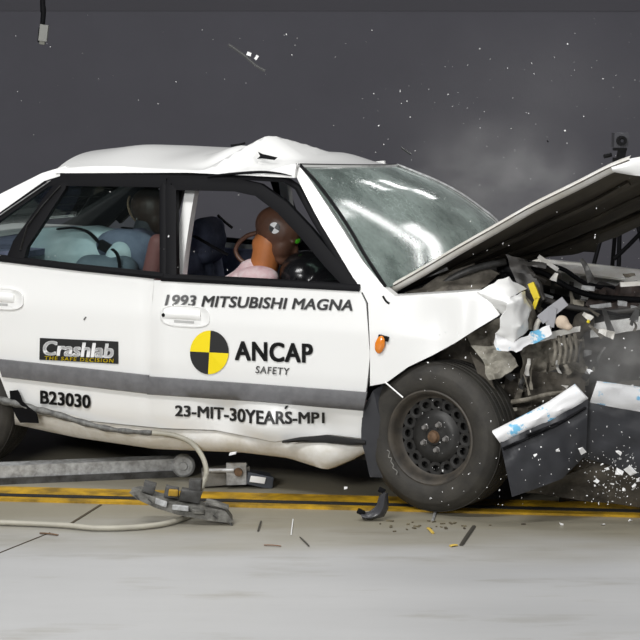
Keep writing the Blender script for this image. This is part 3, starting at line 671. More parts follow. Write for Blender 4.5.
bump_piece([(597, 382), (612, 384), (640, 388), (690, 396)], [(590, 403), (612, 407), (640, 412), (690, 420)], lambda t: -.80 + .12 * t, 'front_bumper_lid', WBLUE, .03, .018)
bump_piece([(588, 402), (612, 407), (640, 412), (690, 420)], [(584, 458), (610, 465), (640, 478), (690, 488)], lambda t: -.80 + .12 * t, 'front_bumper', BUMP, .03, .015, nv=12)
e0, e1 = PL(690, 396, -.68), PL(690, 488, -.68)
for nm, z0, z1, m in (('front_bumper_lid', e0.z, e0.z - .11, WBLUE), ('front_bumper', e0.z - .11, e1.z, BUMP)):
    shell(nm, [[Vector((e0.x + .06 * math.sin(i / 16 * 3.14) + .02 * noise.noise(Vector((i * .5, k, 2))), e0.y + (.80 - e0.y) * i / 16, z0 + (z1 - z0) * k / 4)) for i in range(17)] for k in range(5)], m, car, Vector((-.03, 0, 0)))
crumple('radiator', None, DIRTD, car, 20, 10, amp=.03, fr=8, quad3=[Vector((.78, -.4, .72)), Vector((.74, .62, .72)), Vector((.74, .62, .3)), Vector((.78, -.4, .3))], seed=51)
crumple('undertray', [(512, 492, -.78), (600, 462, -.70), (690, 484, -.60), (690, 512, -.5)], DIRTD, car, 16, 8, amp=.015, seed=14)
# ---- side repeater
ro = S(380, 344.5, .014)
Vb, Fb = [], []
o = blob('side_repeater', [(ro, (.024, .012, .043), E3(0, 12, 0))], AMBER, car, .006)
rbox('repeater_mount', S(383.5, 338, .010), (.045, .014, .02), BLACK, o, E3(0, 10, 0), .004)
tube('panel_gap', [S(383, 296, .004), S(386, 301, .004), S(389.5, 303.5, .004)], .005, BLACK, car, seg=5, sm=3)

# ---- bonnet, pushed up and twisted, underside in view
near = [(386, 289), (420, 270), (455, 249), (492, 228), (533, 204.5), (575, 184), (612, 165), (630, 158.5)]
NB = [PL(*p, -.74) for p in near]
far = [Vector((-.10, .74, .945)), Vector((-.04, .73, .955)), Vector((.02, .72, .98)), Vector((.16, .72, 1.01)), Vector((.30, .72, 1.06)), Vector((.42, .72, 1.11)), Vector((.56, .72, 1.19)), Vector((.64, .70, 1.24))]
nb, fa = resample([tuple(p) for p in NB], 26), resample([tuple(p) for p in far], 26)
G = []
for j in range(21):
    v = j / 20; row = []
    for i in range(26):
        a, b = Vector(nb[i]), Vector(fa[i]); p = a.lerp(b, v); p.z += .045 * math.sin(v * math.pi) + .018 * noise.noise(Vector((p.x * 4, p.y * 3, 1))) * math.sin(v * math.pi); p.x += .05 * math.sin(v * math.pi) * (i / 25)
        row.append(p)
    G.append(row)
bonnet = shell('bonnet', G, WHITED, car, Vector((0, 0, -.006)))
shell('bonnet_liner', [[p + Vector((0, 0, -.014 - .022 * (1 if 1 < j < 19 else 0) * abs(math.sin(j * .9)))) for p in r] for j, r in enumerate(G[1:-1])], LINER, bonnet, Vector((0, 0, -.008)))
# folded rim along the near edge
rimG = []
for i in range(26):
    a = Vector(nb[i]); t = i / 25; h = .034 - .004 * t
    rimG.append([a + Vector((0, .02, .012)), a + Vector((0, -.012, .006)), a + Vector((0, -.014, -h * .3)), a + Vector((.004, 0, -h * .8)), a + Vector((.004, .03, -h))])
shell('bonnet_edge', rimG, WHITED, bonnet, Vector((0, .006, 0)))
tube('bonnet_groove', [Vector(nb[i]) + Vector((0, -.016, -.006)) for i in range(1, 26, 2)], .0028, DIRTD, bonnet, seg=5, sm=2)
for k, (v0, amp) in enumerate(((5, .03), (10, .035), (15, .03))):
    tube('bonnet_brace', [G[v0][i] + Vector((0, 0, -.045)) for i in range(2, 25, 3)], .022, LINER, bonnet, seg=8, flat=.7)
crumple('bonnet_brace', None, mat('dusty_bonnet_brace', (.15, .135, .11), .7, col2=(.06, .054, .044), vscale=6), bonnet, 22, 6, amp=.008, quad3=[PL(470, 250, .30), PL(600, 232, .42), PL(596, 252, .55), PL(470, 262, .40)], seed=5)
fold = [NB[-1], PL(640, 155.5, -.72), PL(690, 149, -.66)]
fl_ = [PL(613, 172, -.745), PL(630, 175, -.74), PL(640, 176, -.74), PL(690, 180, -.68)]
T, B = resample([tuple(PL(612, 166, -.752)), tuple(PL(630, 158.5, -.75)), tuple(PL(690, 148, -.66))], 14), resample([tuple(p) for p in fl_], 14)
shell('bonnet_front', [[Vector(a).lerp(Vector(b), f) + Vector((0, -.015 * math.sin(f * 3.1), 0)) for a, b in zip(T, B)] for f in (0, .2, .4, .6, .8, 1)], WHITE, bonnet, Vector((0, .01, 0)))
crumple('bonnet_front', None, WHITE, bonnet, 12, 12, amp=.012, quad3=[NB[-1] + Vector((.01, .01, 0)), Vector((.66, .70, 1.24)), Vector((1.05, .66, 1.02)), PL(690, 149, -.64)], seed=8, fr=4)

# ---- engine bay
rbox('engine_block', (.18, .10, .60), (.56, .62, .42), ENGINE, car, E3(4, 6, 10), .03, .02, 2, cuts=3)
rbox('cam_cover', (.10, .05, .845), (.52, .22, .08), METALD, car, E3(8, 4, 12), .02, .008, 5, cuts=3)
for k in range(6): rbox('cam_cover_rib', (-.10 + k * .085, -.02 + k * .012, .895), (.02, .16, .03), METALD, car, E3(8, 4, 12), .006)
V, Fc = lathe_vf([(.0, .14), (.05, .14), (.11, .10), (.13, .0), (.14, -.3)], 24, 'z', (-.02, -.55, .80)); mk('strut_tower', V, Fc, DIRTD, car)
V, Fc = lathe_vf([(.0, .14), (.05, .14), (.11, .10), (.13, .0), (.14, -.3)], 24, 'z', (.05, .58, .80)); mk('strut_tower', V, Fc, DIRTD, car)
rbox('battery', (.34, -.30, .80), (.22, .16, .17), BLACK, car, E3(10, 12, 20), .012)
rbox('air_box', (.52, .30, .78), (.30, .30, .20), ENGINE, car, E3(-6, 14, 8), .03, .012, 4, cuts=2)
def quadbar(name, a, b, wd, m, th=.02):
    a, b = PL(*a), PL(*b); d = (b - a).normalized(); n = d.cross(Vector((0, 1, 0))).normalized() * wd / 2
    return shell(name, [[a - n, a + n], [a.lerp(b, .5) - n * 1.1, a.lerp(b, .5) + n * 1.1], [b - n, b + n]], m, car, Vector((0, th, 0)))
crumple('black_brace', [(505, 254, -.58), (524, 258, -.60), (545, 300, -.66), (526, 306, -.64)], ENGINE, car, 12, 14, amp=.016, fr=12, seed=31, th=.03)
crumple('black_brace', [(494, 262, -.46), (510, 262, -.46), (532, 318, -.62), (518, 320, -.62)], BLACK, car, 10, 14, amp=.02, fr=12, seed=32, th=.03)
quadbar('yellow_marker', (530.5, 283, -.69), (537, 299, -.69), .026, mat('bright_yellow_plastic', (.75, .58, .02), .5), .015)
quadbar('yellow_marker', (537, 298, -.69), (533, 309, -.69), .016, mat('bright_yellow_plastic', (.75, .58, .02), .5), .015)
GB = mat('grey_bracket', (.30, .30, .315), .5)
quadbar('grey_bracket', (540, 320, -.72), (565, 301, -.70), .042, GB, .01)
quadbar('grey_bracket', (553, 308, -.715), (550, 327, -.715), .032, GB, .01)
blob('cream_cap', [(PL(562, 322, -.72), (.030, .018, .030), E3(0, 25, 0)), (PL(568, 327, -.72), (.022, .015, .016), None)], mat('cream_plastic', (.58, .47, .36), .6), car, .006)
pts = [PL(x, y, -.70) for x, y in ((535, 333), (538, 322), (545, 318), (549, 326), (546, 333))]; tube('torn_loop', pts, .012, WHITED, car, seg=8)
blob('lamp_bulb_holder', [(PL(584, 322, -.52), (.05, .03, .045), None), (PL(578, 330, -.52), (.03, .025, .05), None)], DIRTD, car, .009)
V, Fc = lathe_vf([(.0, -.012), (.006, -.010), (.008, 0), (0, 0)], 12); p = PL(588.5, 321.5, -.57); mk('yellow_dot', [v + p for v in V], Fc, YEL, car)
for k, (pp, r, m) in enumerate((
        ([(505, 268, -.45), (540, 272, -.40), (570, 288, -.38), (600, 297, -.30), (650, 300, -.2)], .013, BLACK),
        ([(520, 262, -.30), (560, 268, -.25), (590, 285, -.2), (640, 290, -.1)], .010, BLACK),
        ([(440, 285, -.62), (470, 270, -.60), (505, 262, -.5)], .016, METALD),
        ([(545, 300, -.55), (575, 308, -.50), (610, 312, -.45), (660, 306, -.4)], .014, ENGINE),
        ([(585, 316, -.52), (600, 312, -.48), (640, 318, -.40)], .009, BLACK))):
    tube('engine_hose', [PL(*q) for q in pp], r, m, car)
crumple('broken_headlamp', [(590, 286, -.2), (668, 280, -.1), (668, 312, -.2), (585, 312, -.3)], mat('murky_brown_lamp', (.10, .075, .066), .35, col2=(.035, .03, .028), vscale=16), car, 16, 8, amp=.03, fr=14, seed=21)
for (x, y, ln, a) in ((548, 297, .04, 20), (600, 306, .09, -8), (636, 309, .05, 10), (622, 303, .04, 5), (515, 262, .05, 30), (548, 263, .1, 35), (634, 283, .12, -6), (588, 288, .06, 5)):
    p = PL(x, y, -.42); rbox('bright_shred', p, (ln, .02, .018), METAL if ln < .1 else WHITED, car, E3(0, a, 20), .005, .006, int(x))
tube('bonnet_stay', [PL(614, 259, .1), PL(628, 246, .12), PL(660, 213, .2)], .011, BLACK, car, seg=6, sm=2)
rs_ = random.Random(11)
SHM = [DIRT, DIRTD, METALD, ENGINE, DIRT, WHITED, METALD, mat('pale_dusty_metal', (.42, .40, .34), .7)]
for k in range(46):
    x, y = (rs_.uniform(515, 640), rs_.uniform(262, 325)) if k < 20 else (rs_.uniform(476, 590), rs_.uniform(345, 425)) if k < 38 else (rs_.uniform(530, 640), rs_.uniform(330, 380))
    yy = rs_.uniform(-.62, -.30) if y < 325 else rs_.uniform(-.74, -.69) if x < 545 else rs_.uniform(-.69, -.60)
    if y > 425 - (x - 476) * .45 and y > 345: y -= 28
    ln, wd, a = rs_.uniform(.03, .12), rs_.uniform(.01, .035), rs_.uniform(0, 180); c0 = PL(x, y, yy); d = Vector((math.cos(R_(a)), rs_.uniform(-.3, .3), math.sin(R_(a)))) * ln / 2; n_ = Vector((-d.z, rs_.uniform(-.02, .02), d.x)).normalized() * wd / 2
    crumple('torn_shred', None, SHM[k % 8], car, 7, 4, amp=.014, fr=18, seed=k, quad3=[c0 - d - n_, c0 + d - n_ * .6, c0 + d + n_ * .4, c0 - d + n_], th=.003)
crumple('scuttle_panel', [(402, 294, -.66), (470, 264, -.58), (500, 272, -.50), (478, 292, -.70)], mat('dusty_scuttle', (.22, .20, .165), .7, col2=(.06, .052, .042), vscale=12), car, 18, 10, amp=.012, fr=12, seed=41)
# cowl, wipers under the lifted bonnet
rbox('cowl', (-.20, 0, .88), (.16, 1.40, .04), METALD, car, E3(0, 8, 0), .012)
tube('wiper', [(-.22, -.55, .92), (-.12, -.2, .945), (-.08, .2, .95)], .008, BLACK, car, seg=6)
for k, (a, b, wd) in enumerate((((410, 281, -.55), (447, 268, -.55), .02), ((440, 284, -.60), (475, 266, -.5), .028), ((452, 279, -.50), (500, 270, -.40), .03))):
    quadbar('cowl_shred', a, b, wd, (METAL, DIRT, METALD)[k], .012)
# far wing, less crushed
G = []
for j, z in enumerate((.955, .93, .78, .60)):
    G.append([Vector((-.36 + 1.26 * i / 14, .845 - (.05 if j == 0 else 0) - .05 * (i / 14) ** 2, max(z - .05 * (i / 14) ** 2, (.325 + math.sqrt(max(0, .37 ** 2 - (-.36 + 1.26 * i / 14 - .12) ** 2))) if j == 3 else 0))) for i in range(15)])
shell('front_wing', G, WHITE, car, Vector((0, -.012, 0)))
G2 = [[p + Vector((0, -.07 * k, -.02 * k)) for p in G[0]] for k in range(3)]
shell('wing_flange', G2, WHITED, car, Vector((0, 0, -.01)))
rbox('side_member', (.30, .50, .42), (1.1, .08, .12), DIRTD, car, None, .01); rbox('side_member', (.12, -.48, .42), (.8, .08, .12), DIRTD, car, E3(0, 0, 6), .01, .02, 3, cuts=3)
tube('subframe', [(-.25, -.55, .22), (.05, -.5, .16), (.3, -.2, .18), (.3, .3, .18), (.05, .55, .18)], .045, BELLY, car)
tube('control_arm', [(.0, -.45, .2), (.0, -.72, .24)], .03, BELLY, car, sm=2)

# ---- interior
dash = shell('dashboard', [[Vector((-.33 - d, -.72 + 1.44 * j / 14, z)) for j in range(15)] for d, z in ((0, .93), (.18, .945), (.34, .925), (.40, .87), (.39, .70), (.34, .55))], BLACK, car, Vector((.03, 0, -.02)))
hood_c = PL(318, 272, -.38)
blob('instrument_hood', [(PL(308, 276, -.40), (.132, .16, .118), E3(0, 12, 0)), (hood_c + Vector((.10, 0, -.05)), (.14, .20, .085), E3(0, 12, 0))], mat('gloss_black', (.008, .008, .009), .22), car, .012)
# seats
hr = PL(211, 236, .38)
def seat(y, s):
    x0 = hr.x
    q = blob('front_seat', [((x0 - .02, y - .17, .50), (x0 + .48, y - .16, .46), .085, .08), ((x0 - .02, y + .17, .50), (x0 + .48, y + .16, .46), .085, .08), ((x0, y, .48), (x0 + .48, y, .45), .10, .09),
        ((x0 - .03, y - .16, .52), (x0 - .06, y - .13, .90), .085, .06), ((x0 - .03, y + .16, .52), (x0 - .06, y + .13, .90), .085, .06), ((x0 - .03, y, .50), (x0 - .07, y, .92), .09, .07)], NAVY, car, .016)
    blob('headrest', [((x0 - .02, y - .07, hr.z - .02), (x0 - .02, y + .07, hr.z - .02), .075, .075), ((x0 - .02, y - .07, hr.z + .035), (x0 - .02, y + .07, hr.z + .035), .065, .065), ((x0 - .02, y - .08, hr.z - .08), (x0 - .02, y + .08, hr.z - .08), .065, .065)], NAVY, q, .012)
seat(-.38, -1); seat(.38, 1)
rs = blob('rear_seat', [((-2.15, -.55, .44), (-2.15, .55, .44), .15, .15), ((-1.95, -.55, .40), (-1.95, .55, .40), .14, .14), ((-2.30, -.5, .55), (-2.30, .5, .55), .11, .11), ((-2.36, -.5, .72), (-2.36, .5, .72), .10, .10), ((-2.40, -.48, .86), (-2.40, .48, .86), .09, .09)], NAVY, car, .02)
# steering wheel
swc = PL(300, 290, -.38); Vt, Ft = [], []
Rw = E3(0, -62, 0)
Vt, Ft = lathe_vf([(.185 + .015 * math.cos(t), .015 * math.sin(t)) for t in [2 * math.pi * k / 10 for k in range(10)]], 40, 'z', closed=True)
sw = mk('steering_wheel', [swc + Rw @ v for v in Vt], Ft, BLACK, car)
Vt, Ft = lathe_vf([(0, .05), (.06, .048), (.12, .03), (.15, .0), (.12, -.02), (0, -.03)], 32, 'z'); mk('steering_pad', [swc + Rw @ v for v in Vt], Ft, mat('gloss_black', (.008, .008, .009), .22), sw)
for a in (0, 120, 240): p = swc + Rw @ Vector((.185 * math.cos(R_(a)), .185 * math.sin(R_(a)), 0)); tube('steering_spoke', [swc, p], .014, BLACK, sw, sm=2)
tube('steering_column', [swc, swc + Rw @ Vector((0, 0, -.45))], .025, BLACK, sw, sm=2)
tube('seat_belt', [PL(194, 236, -.45), PL(210, 245, -.45), PL(228, 255, -.43)], .020, BLACK, car, flat=.25, sm=4)

# ================================================================== THE DUMMIES
def place(o):
    o.location = CAR_O; o.rotation_euler = (0, R_(1.8), R_(-20)); return o
def dummy_at(name, base):                 # Empty at the seat, axes of the car
    e = empty(name); e.rotation_euler = (0, R_(1.8), R_(-20)); e.location = CAR_M @ base; return e
def ch(o, base):                          # geometry was given in car axes: move it to the dummy's base
    for v in o.data.vertices: v.co -= base
    return o
def fingers(h, d, up, sgn):
    d = d.normalized(); side = d.cross(up).normalized(); out = [(h, h + d * .06, .034, .036)]
    for k, ln in enumerate((.065, .075, .070, .055)):
        b = h + d * .085 + side * (.026 - .0175 * k) ; m1 = b + d * ln * .5 - up * .006; out += [(b - d * .02, m1, .010, .009), (m1, m1 + d * ln * .3 - up * ln * .4, .009, .008)]
    out.append((h + side * sgn * .02, h + side * sgn * .055 + d * .045, .012, .010)); return out
yd = -.40
base = Vector((-1.30, yd, .50)); drv = dummy_at('crash_test_dummy', base)
hc = PL(279, 233, yd)                      # middle of the head
neck0 = PL(262, 270, yd); chest = neck0 + Vector((-.10, 0, -.16)); sh = neck0 + Vector((-.04, 0, -.035))
ell = [(Vector((-1.30, yd, .56)), Vector((-1.24, yd, .68)), .15, .145), (Vector((-1.24, yd, .68)), chest, .145, .15), (chest, sh, .15, .09), (sh + Vector((0, -.15, -.02)), sh + Vector((0, .15, -.02)), .065, .065)]
for s in (-1, 1):
    a = sh + Vector((0, s * .17, -.03)); b = a + Vector((.12, s * .03, -.23)); g = swc + Rw @ Vector((0, s * .185, -.0)) + Vector((-.03, 0, -.02))
    ell += [(a, b, .056, .046), (b, g - (g - b).normalized() * .07, .044, .030)]
    ell += fingers(g - (g - b).normalized() * .06, g - b, Vector((0, 0, 1)), s)
    hp, kn, an = Vector((-1.26, yd + s * .09, .55)), Vector((-.84, yd + s * .13, .58)), Vector((-.56, yd + s * .12, .30))
    ell += [(hp, kn, .085, .065), (kn, an, .062, .042), (an, an + Vector((.17, 0, -.03)), .042, .034)]
ch(blob('body', ell, PINK, drv, .011), base)
# head: skull, face turned forward and down
Rh = E3(0, 28, 0)
nk = [(neck0 + Vector((.00, 0, -.03)), hc + Rh @ Vector((-.02, 0, -.055)), .068, .070), (hc + Rh @ Vector((-.035, 0, -.085)), (.06, .058, .06), None)]
ch(blob('neck', nk, ORANGE, drv, .008), base)
hd = [(hc + Rh @ Vector((-.012, 0, .018)), (.118, .082, .098), Rh), (hc + Rh @ Vector((.045, 0, -.035)), (.062, .068, .080), Rh), (hc + Rh @ Vector((.070, 0, -.095)), (.040, .045, .032), Rh),
      (hc + Rh @ Vector((.108, 0, -.030)), (.018, .014, .024), Rh), (hc + Rh @ Vector((.098, 0, -.072)), (.014, .026, .007), Rh), (hc + Rh @ Vector((.092, 0, .012)), (.020, .060, .012), Rh)]
head = ch(blob('head', hd, BROWN, drv, .007), base)
def head_mark(px, py, r, m, q=None, name='target_mark', sx=1):
    """a small disc (or a quarter of one) pressed on the near side of the head"""
    import mathutils.bvhtree as bt
    T = bt.BVHTree.FromPolygons([v.co + base for v in head.data.vertices], [tuple(p.vertices) for p in head.data.polygons])
    d = (CAR_ROT.transposed() @ ray(px, py)); o_ = CAR_I @ EYE; loc, nor, i, ds = T.ray_cast(o_, d)
    if loc is None: return
    ax = Vector((1, 0, 0)); ax = (Rh @ ax); ax = (ax - nor * ax.dot(nor)).normalized(); ay = nor.cross(ax) ; V = []
    ang = [R_(90 * q + 90 * k / 6) for k in range(7)] if q is not None else [R_(360 * k / 16) for k in range(16)]
    pts = ([loc] if q is not None else []) + [loc + ax * math.cos(a) * r * sx + ay * math.sin(a) * r for a in ang]
    V = []
    for k, p in enumerate(pts):
        l2, n2, i2, d2 = T.find_nearest(p); V.append(l2 + n2 * .002)
    n = len(V); V2 = [v + nor * .001 for v in V]
    o = mk(name, V + V2, [tuple(range(n)), tuple(range(2 * n - 1, n - 1, -1))] + [(i, (i + 1) % n, n + (i + 1) % n, n + i) for i in range(n)], m, head, False)
    for v in o.data.vertices: v.co -= base
for q, m in enumerate((DBLK, DWHT, DBLK, DWHT)): head_mark(274.5, 228, .026, m, q)
head_mark(297.5, 241, .022, GREEN, None, 'green_marker', .45)
ch(tube('cable_loop', [PL(x, y, yd + .02) for x, y in ((257, 233), (247, 236), (238, 244), (236, 252), (241, 260), (250, 266))], .011, BROWN, drv), base)
ch(blob('shoulder_pad', [(PL(257, 277, yd - .15), (.105, .075, .052), E3(0, -4, 0))], PINK, drv, .010), base)
tag(drv, 'crash test dummy with brown head and orange neck, slumped at the steering wheel', 'dummy')

# rear passenger dummy, bent forward
yr = -.40
rbase = Vector((-2.15, yr, .58)); rp = dummy_at('crash_test_dummy', rbase)
A, B = PL(42, 253, yr), PL(146, 251, yr)
def yoff(v, y): return Vector((v.x, y, v.z))
ell = [(A, A.lerp(B, .55), .125, .130), (A.lerp(B, .55), B + Vector((-.03, 0, -.02)), .130, .095), (A + Vector((0, 0, -.12)), A + Vector((.05, .0, -.06)), .13, .12), (B + Vector((-.06, -.13, -.01)), B + Vector((-.06, .13, -.01)), .07, .07)]
for s in (-1, 1):
    a = B + Vector((-.07, s * .17, -.02)); e = a + Vector((-.05, s * .02, -.25)); h = e + Vector((.10, -s * .02, -.18))
    ell += [(a, e, .055, .046), (e, h, .044, .030)] + fingers(h, h - e, Vector((-1, 0, 0)), s)
    hp, kn, an = A + Vector((.02, s * .09, -.16)), A + Vector((.44, s * .12, -.24)), A + Vector((.40, s * .12, -.60))
    ell += [(hp, kn, .085, .065), (kn, an, .060, .042), (an, an + Vector((.14, 0, -.02)), .04, .032)]
rbody = ch(blob('body', ell, BLUEC, rp, .012), rbase)
rh = PL(150, 207, yr + .05)
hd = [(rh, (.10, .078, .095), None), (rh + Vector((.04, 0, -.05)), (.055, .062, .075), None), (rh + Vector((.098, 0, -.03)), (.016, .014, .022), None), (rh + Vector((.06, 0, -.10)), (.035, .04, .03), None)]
ch(blob('head', hd, mat('shaded_brown_dummy_skin', (.045, .026, .018), .5), rp, .008), rbase)  # same brown skin, with the cabin shade put into its colour
ch(blob('neck', [(B + Vector((-.04, .04, .05)), rh + Vector((-.01, 0, -.07)), .06, .058)], mat('dark_collar', (.05, .055, .065), .7), rp, .009), rbase)
ch(tube('head_strap', [rh + Vector((math.cos(t) * .105, -.02 - .065 * math.cos(t * .5), math.sin(t) * .10)) for t in [R_(150 + 20 * k) for k in range(8)]], .006, mat('tan_strap', (.28, .2, .13), .6), rp, seg=6), rbase)
ch(blob('shoulder_sleeve', [(PL(133, 252, yr - .09), (.20, .07, .105), E3(0, 10, 0))], mat('navy_sleeve', (.15, .18, .25), .85, col2=(.06, .075, .12), vscale=7), rp, .011), rbase)
ch(blob('lower_arm', [(PL(158, 243, yr - .14), PL(150, 285, yr - .14), .045, .05)], MAROON, rp, .010), rbase)
st = [PL(x, y, yr - .125) for x, y in ((58, 229), (74, 228), (88, 232), (100, 243), (112, 250), (117, 262), (118, 285))]
ch(tube('belt_strap', st, .019, BLACK, rp, flat=.3), rbase)
ch(rbox('belt_buckle', PL(106, 247, yr - .15), (.07, .03, .045), BLACK, rp, E3(0, 20, 0), .008), rbase)
ch(blob('upper_arm', [(PL(90, 270, yr - .19), PL(124, 270, yr - .19), .075, .07)], mat('slate_cloth', (.15, .19, .225), .85, col2=(.09, .12, .15), vscale=8), rp, .011), rbase)
ch(tube('arm_strap', [PL(x, y, yr - .275) for x, y in ((112, 249), (117, 254), (119.5, 264), (119.5, 280))], .016, BLACK, rp, flat=.3), rbase)
tag(rp, 'crash test dummy in pale blue clothes bent forward on the rear seat', 'dummy')

# ================================================================== AROUND THE CAR
def fbox(name, a, b, h, d, m, parent=None, z=0, bev=.008):   # a bar lying on the floor between two floor points
    d_ = (b - a); c = (a + b) / 2 + Vector((0, 0, z + h / 2)); return rbox(name, c, (d_.length, d, h), m, parent, Matrix.Rotation(math.atan2(d_.y, d_.x), 3, 'Z'), bev)
# tow trolley bar
a, b = FL(-90, 486), FL(178, 474.5); tb = empty('tow_bar', a); tag(tb, 'square galvanised steel tow bar lying beside the yellow rail under the car', 'tow bar')
for nm, hh, dd, zz, m in (('beam', .055, .09, .030, METAL), ('lower_flange', .03, .12, .0, METALD)): under(fbox(nm, a, b, hh, dd, m, z=zz), tb)
c = FL(184, 476) + Vector((0, -.02, .056)); V, Fc = lathe_vf([(.0, -.03), (.018, -.03), (.022, -.022), (.044, -.022), (.055, -.012), (.055, .012), (.044, .022), (0, .022)], 28, 'y'); under(mk('roller', [c + v for v in V], Fc, METAL), tb)
under(tube('link_rod', [FL(130, 473) + Vector((0, -.06, .06)), FL(178, 473) + Vector((0, -.05, .06))], .012, METAL, sm=2), tb)
# broken latch
lb = empty('latch_block', FL(235, 486)); tag(lb, 'grey steel latch block with shiny broken end by the roller', 'latch')
p = FL(226, 486); 
under(rbox('body', p + Vector((0, 0, .052)), (.22, .09, .075), mat('grey_latch', (.27, .26, .235), .5, metal=.5, var=.3, vscale=20), None, E3(0, -5, 8), .008, .006, 3, cuts=2), lb)
under(rbox('cheek', p + Vector((.05, -.055, .07)), (.09, .02, .10), METAL, None, E3(0, 0, 8), .006), lb)
V, Fc = lathe_vf([(0, -.012), (.018, -.012), (.02, 0), (0, 0)], 12); under(mk('bolt', [p + Vector((.06, -.066, .08)) + v for v in V], Fc, RUST), lb)
under(rbox('shiny_end', p + Vector((.15, -.02, .04)), (.12, .09, .055), mat('blue_grey_shell', (.09, .10, .12), .3, metal=.4), None, E3(0, 10, 10), .006, .008, 8, cuts=2), lb)
under(rbox('torn_label', p + Vector((.15, -.072, .045)), (.07, .006, .03), CHIPW, None, E3(0, 12, 10), .002, .005, 2, cuts=1), lb)
under(tube('cross_pin', [p + Vector((-.09, -.06, .085)), p + Vector((.04, -.066, .088))], .011, METAL, sm=2), lb)
# release carriage: battered plate hooked on the cable
rc = empty('release_carriage', FL(188, 522)); tag(rc, 'battered grey steel carriage plate with bent prong, hooked on the beige cable', 'bracket')
c = WP(185, 508, FL(188, 524).y); X = Matrix.Rotation(R_(7.5), 3, 'Y')
def rcx(x, y, z): return c + X @ Vector((x, y, z))
ol = [(-.235, .052), (-.20, .062), (-.12, .045), (.0, .030), (.10, .030), (.17, .026), (.205, -.012), (.195, -.022), (.10, -.022), (-.02, -.016), (-.12, .002), (-.20, .028)]
V = [rcx(x, -.03, z - .01) for x, z in ol] + [rcx(x * .97, .05, z - .005) for x, z in ol]; n = len(ol)
CARM = mat('battered_grey_steel', (.24, .235, .215), .5, metal=.3, col2=(.07, .068, .06), vscale=24)
under(mk('plate', V, [tuple(range(n)), tuple(range(2 * n - 1, n - 1, -1))] + [(i, (i + 1) % n, n + (i + 1) % n, n + i) for i in range(n)], CARM, None, False), rc)
for (x, y, z, sx, sy, sz, m, ry) in ((-.16, .0, .07, .05, .06, .04, METALD, 10), (-.06, .02, .055, .06, .05, .05, METALD, 0), (.02, .02, .052, .09, .06, .05, METALD, 5), (.03, .02, .095, .05, .04, .06, METALD, -8), (-.10, -.035, .022, .05, .012, .022, METAL, 8), (-.02, -.04, .008, .07, .012, .025, METAL, 0), (.06, -.04, .004, .05, .012, .022, CARM, 0), (.13, .0, .032, .10, .05, .014, CARM, 8), (-.055, .0, .058, .035, .05, .028, TRACK, 0)):
    under(rbox('fitting', rcx(x, y, z), (sx, sy, sz), m, None, X @ E3(0, ry, 0), .004, .011, int(x * 100), cuts=3), rc)
under(tube('prong', [rcx(.185, -.02, -.015), rcx(.20, -.025, -.04), rcx(.215, -.03, -.06)], .006, METALD, seg=6), rc)
for k in range(7): under(tube('scratch_edge', [rcx(-.21 + k * .055, -.036, .035 - k * .007), rcx(-.19 + k * .055, -.037, .020 - k * .006)], .003, METALD, seg=5, sm=2), rc)
# cable: taped run along the sill, loop down to the carriage, then across the floor
cb = empty('tow_cable', FL(0, 523)); tag(cb, 'beige cable taped along the sill, looping down and trailing across the floor', 'cable')
tw = [CAR_M @ S(x, y, of) for x, y, of in ((-20, 394, .02), (4, 401, .03), (18, 404, .03), (34, 409, .03), (52, 413, .03), (78, 421, .03), (104, 428, .03), (128, 431.5, .03), (152, 433, .04))]
under(tube('taped_run', tw, lambda t: .019 - .008 * t + .002 * math.sin(t * 60), TAPE, sm=8, seg=10), cb)
yb = c.y; yc = tw[-1].y
lo = [tw[-1]] + [WP(x, y, Y) for x, y, Y in ((172, 435, yc), (190, 442, yc - .03), (202, 456, yc - .10), (206.5, 472, yc - .2), (203, 484, yb + .10), (198, 497, yb + .10))]
fl_pts = [FL(x, y, .014) for x, y in ((192, 514), (180, 519.5), (160, 524.5), (130, 527.5), (95, 528), (60, 525), (0, 522.5), (-80, 521))]
under(tube('cable', lo + fl_pts, .0115, CABLE, seg=10, sm=8), cb)
# torn black mud flap near the rear wheel
sheet('torn_mud_flap', [(9, 391, -.89), (17, 390, -.89), (22, 402, -.90), (36, 414, -.90), (38, 423, -.89), (20, 423, -.88), (14, 412, -.88), (10, 400, -.88)], [(0, 1, 2, 7), (7, 2, 6), (2, 3, 4, 6), (6, 4, 5)], BLACK, car, amp=.004)
# black plastic chip on the floor
cp = FL(372, 520); chip = empty('plastic_fragment', cp); tag(chip, 'curled black plastic fragment standing on the floor beside the front tyre', 'debris')
T = [WP(x, y, cp.y) for x, y in ((360, 513), (368, 514), (376, 508), (379, 498), (383, 492))]; B_ = [WP(x, y, cp.y) for x, y in ((363, 520.5), (372, 521), (384, 518), (389, 509), (388, 494))]
g = shell('curled_sheet', [[Vector(a).lerp(Vector(b), f) + Vector((0, -.03 * math.sin(f * 3.1), 0)) for a, b in zip(resample([tuple(p) for p in T], 12), resample([tuple(p) for p in B_], 12))] for f in (0, .25, .5, .75, 1)], mat('glossy_black_plastic', (.05, .05, .055), .25), None, Vector((0, .008, 0)))
zmin = min(v.co.z for v in g.data.vertices)
for v in g.data.vertices: v.co.z += .001 - zmin
under(g, chip)
for x, y, s in ((361, 513.5, .022), (382, 491.5, .02)): under(rbox('broken_tip', WP(x, y, cp.y) + Vector((0, -.005, .001 - zmin)), (s * 1.4, .02, s), BLACK, None, E3(0, 25, 0), .003, .004, int(x), cuts=1), chip)
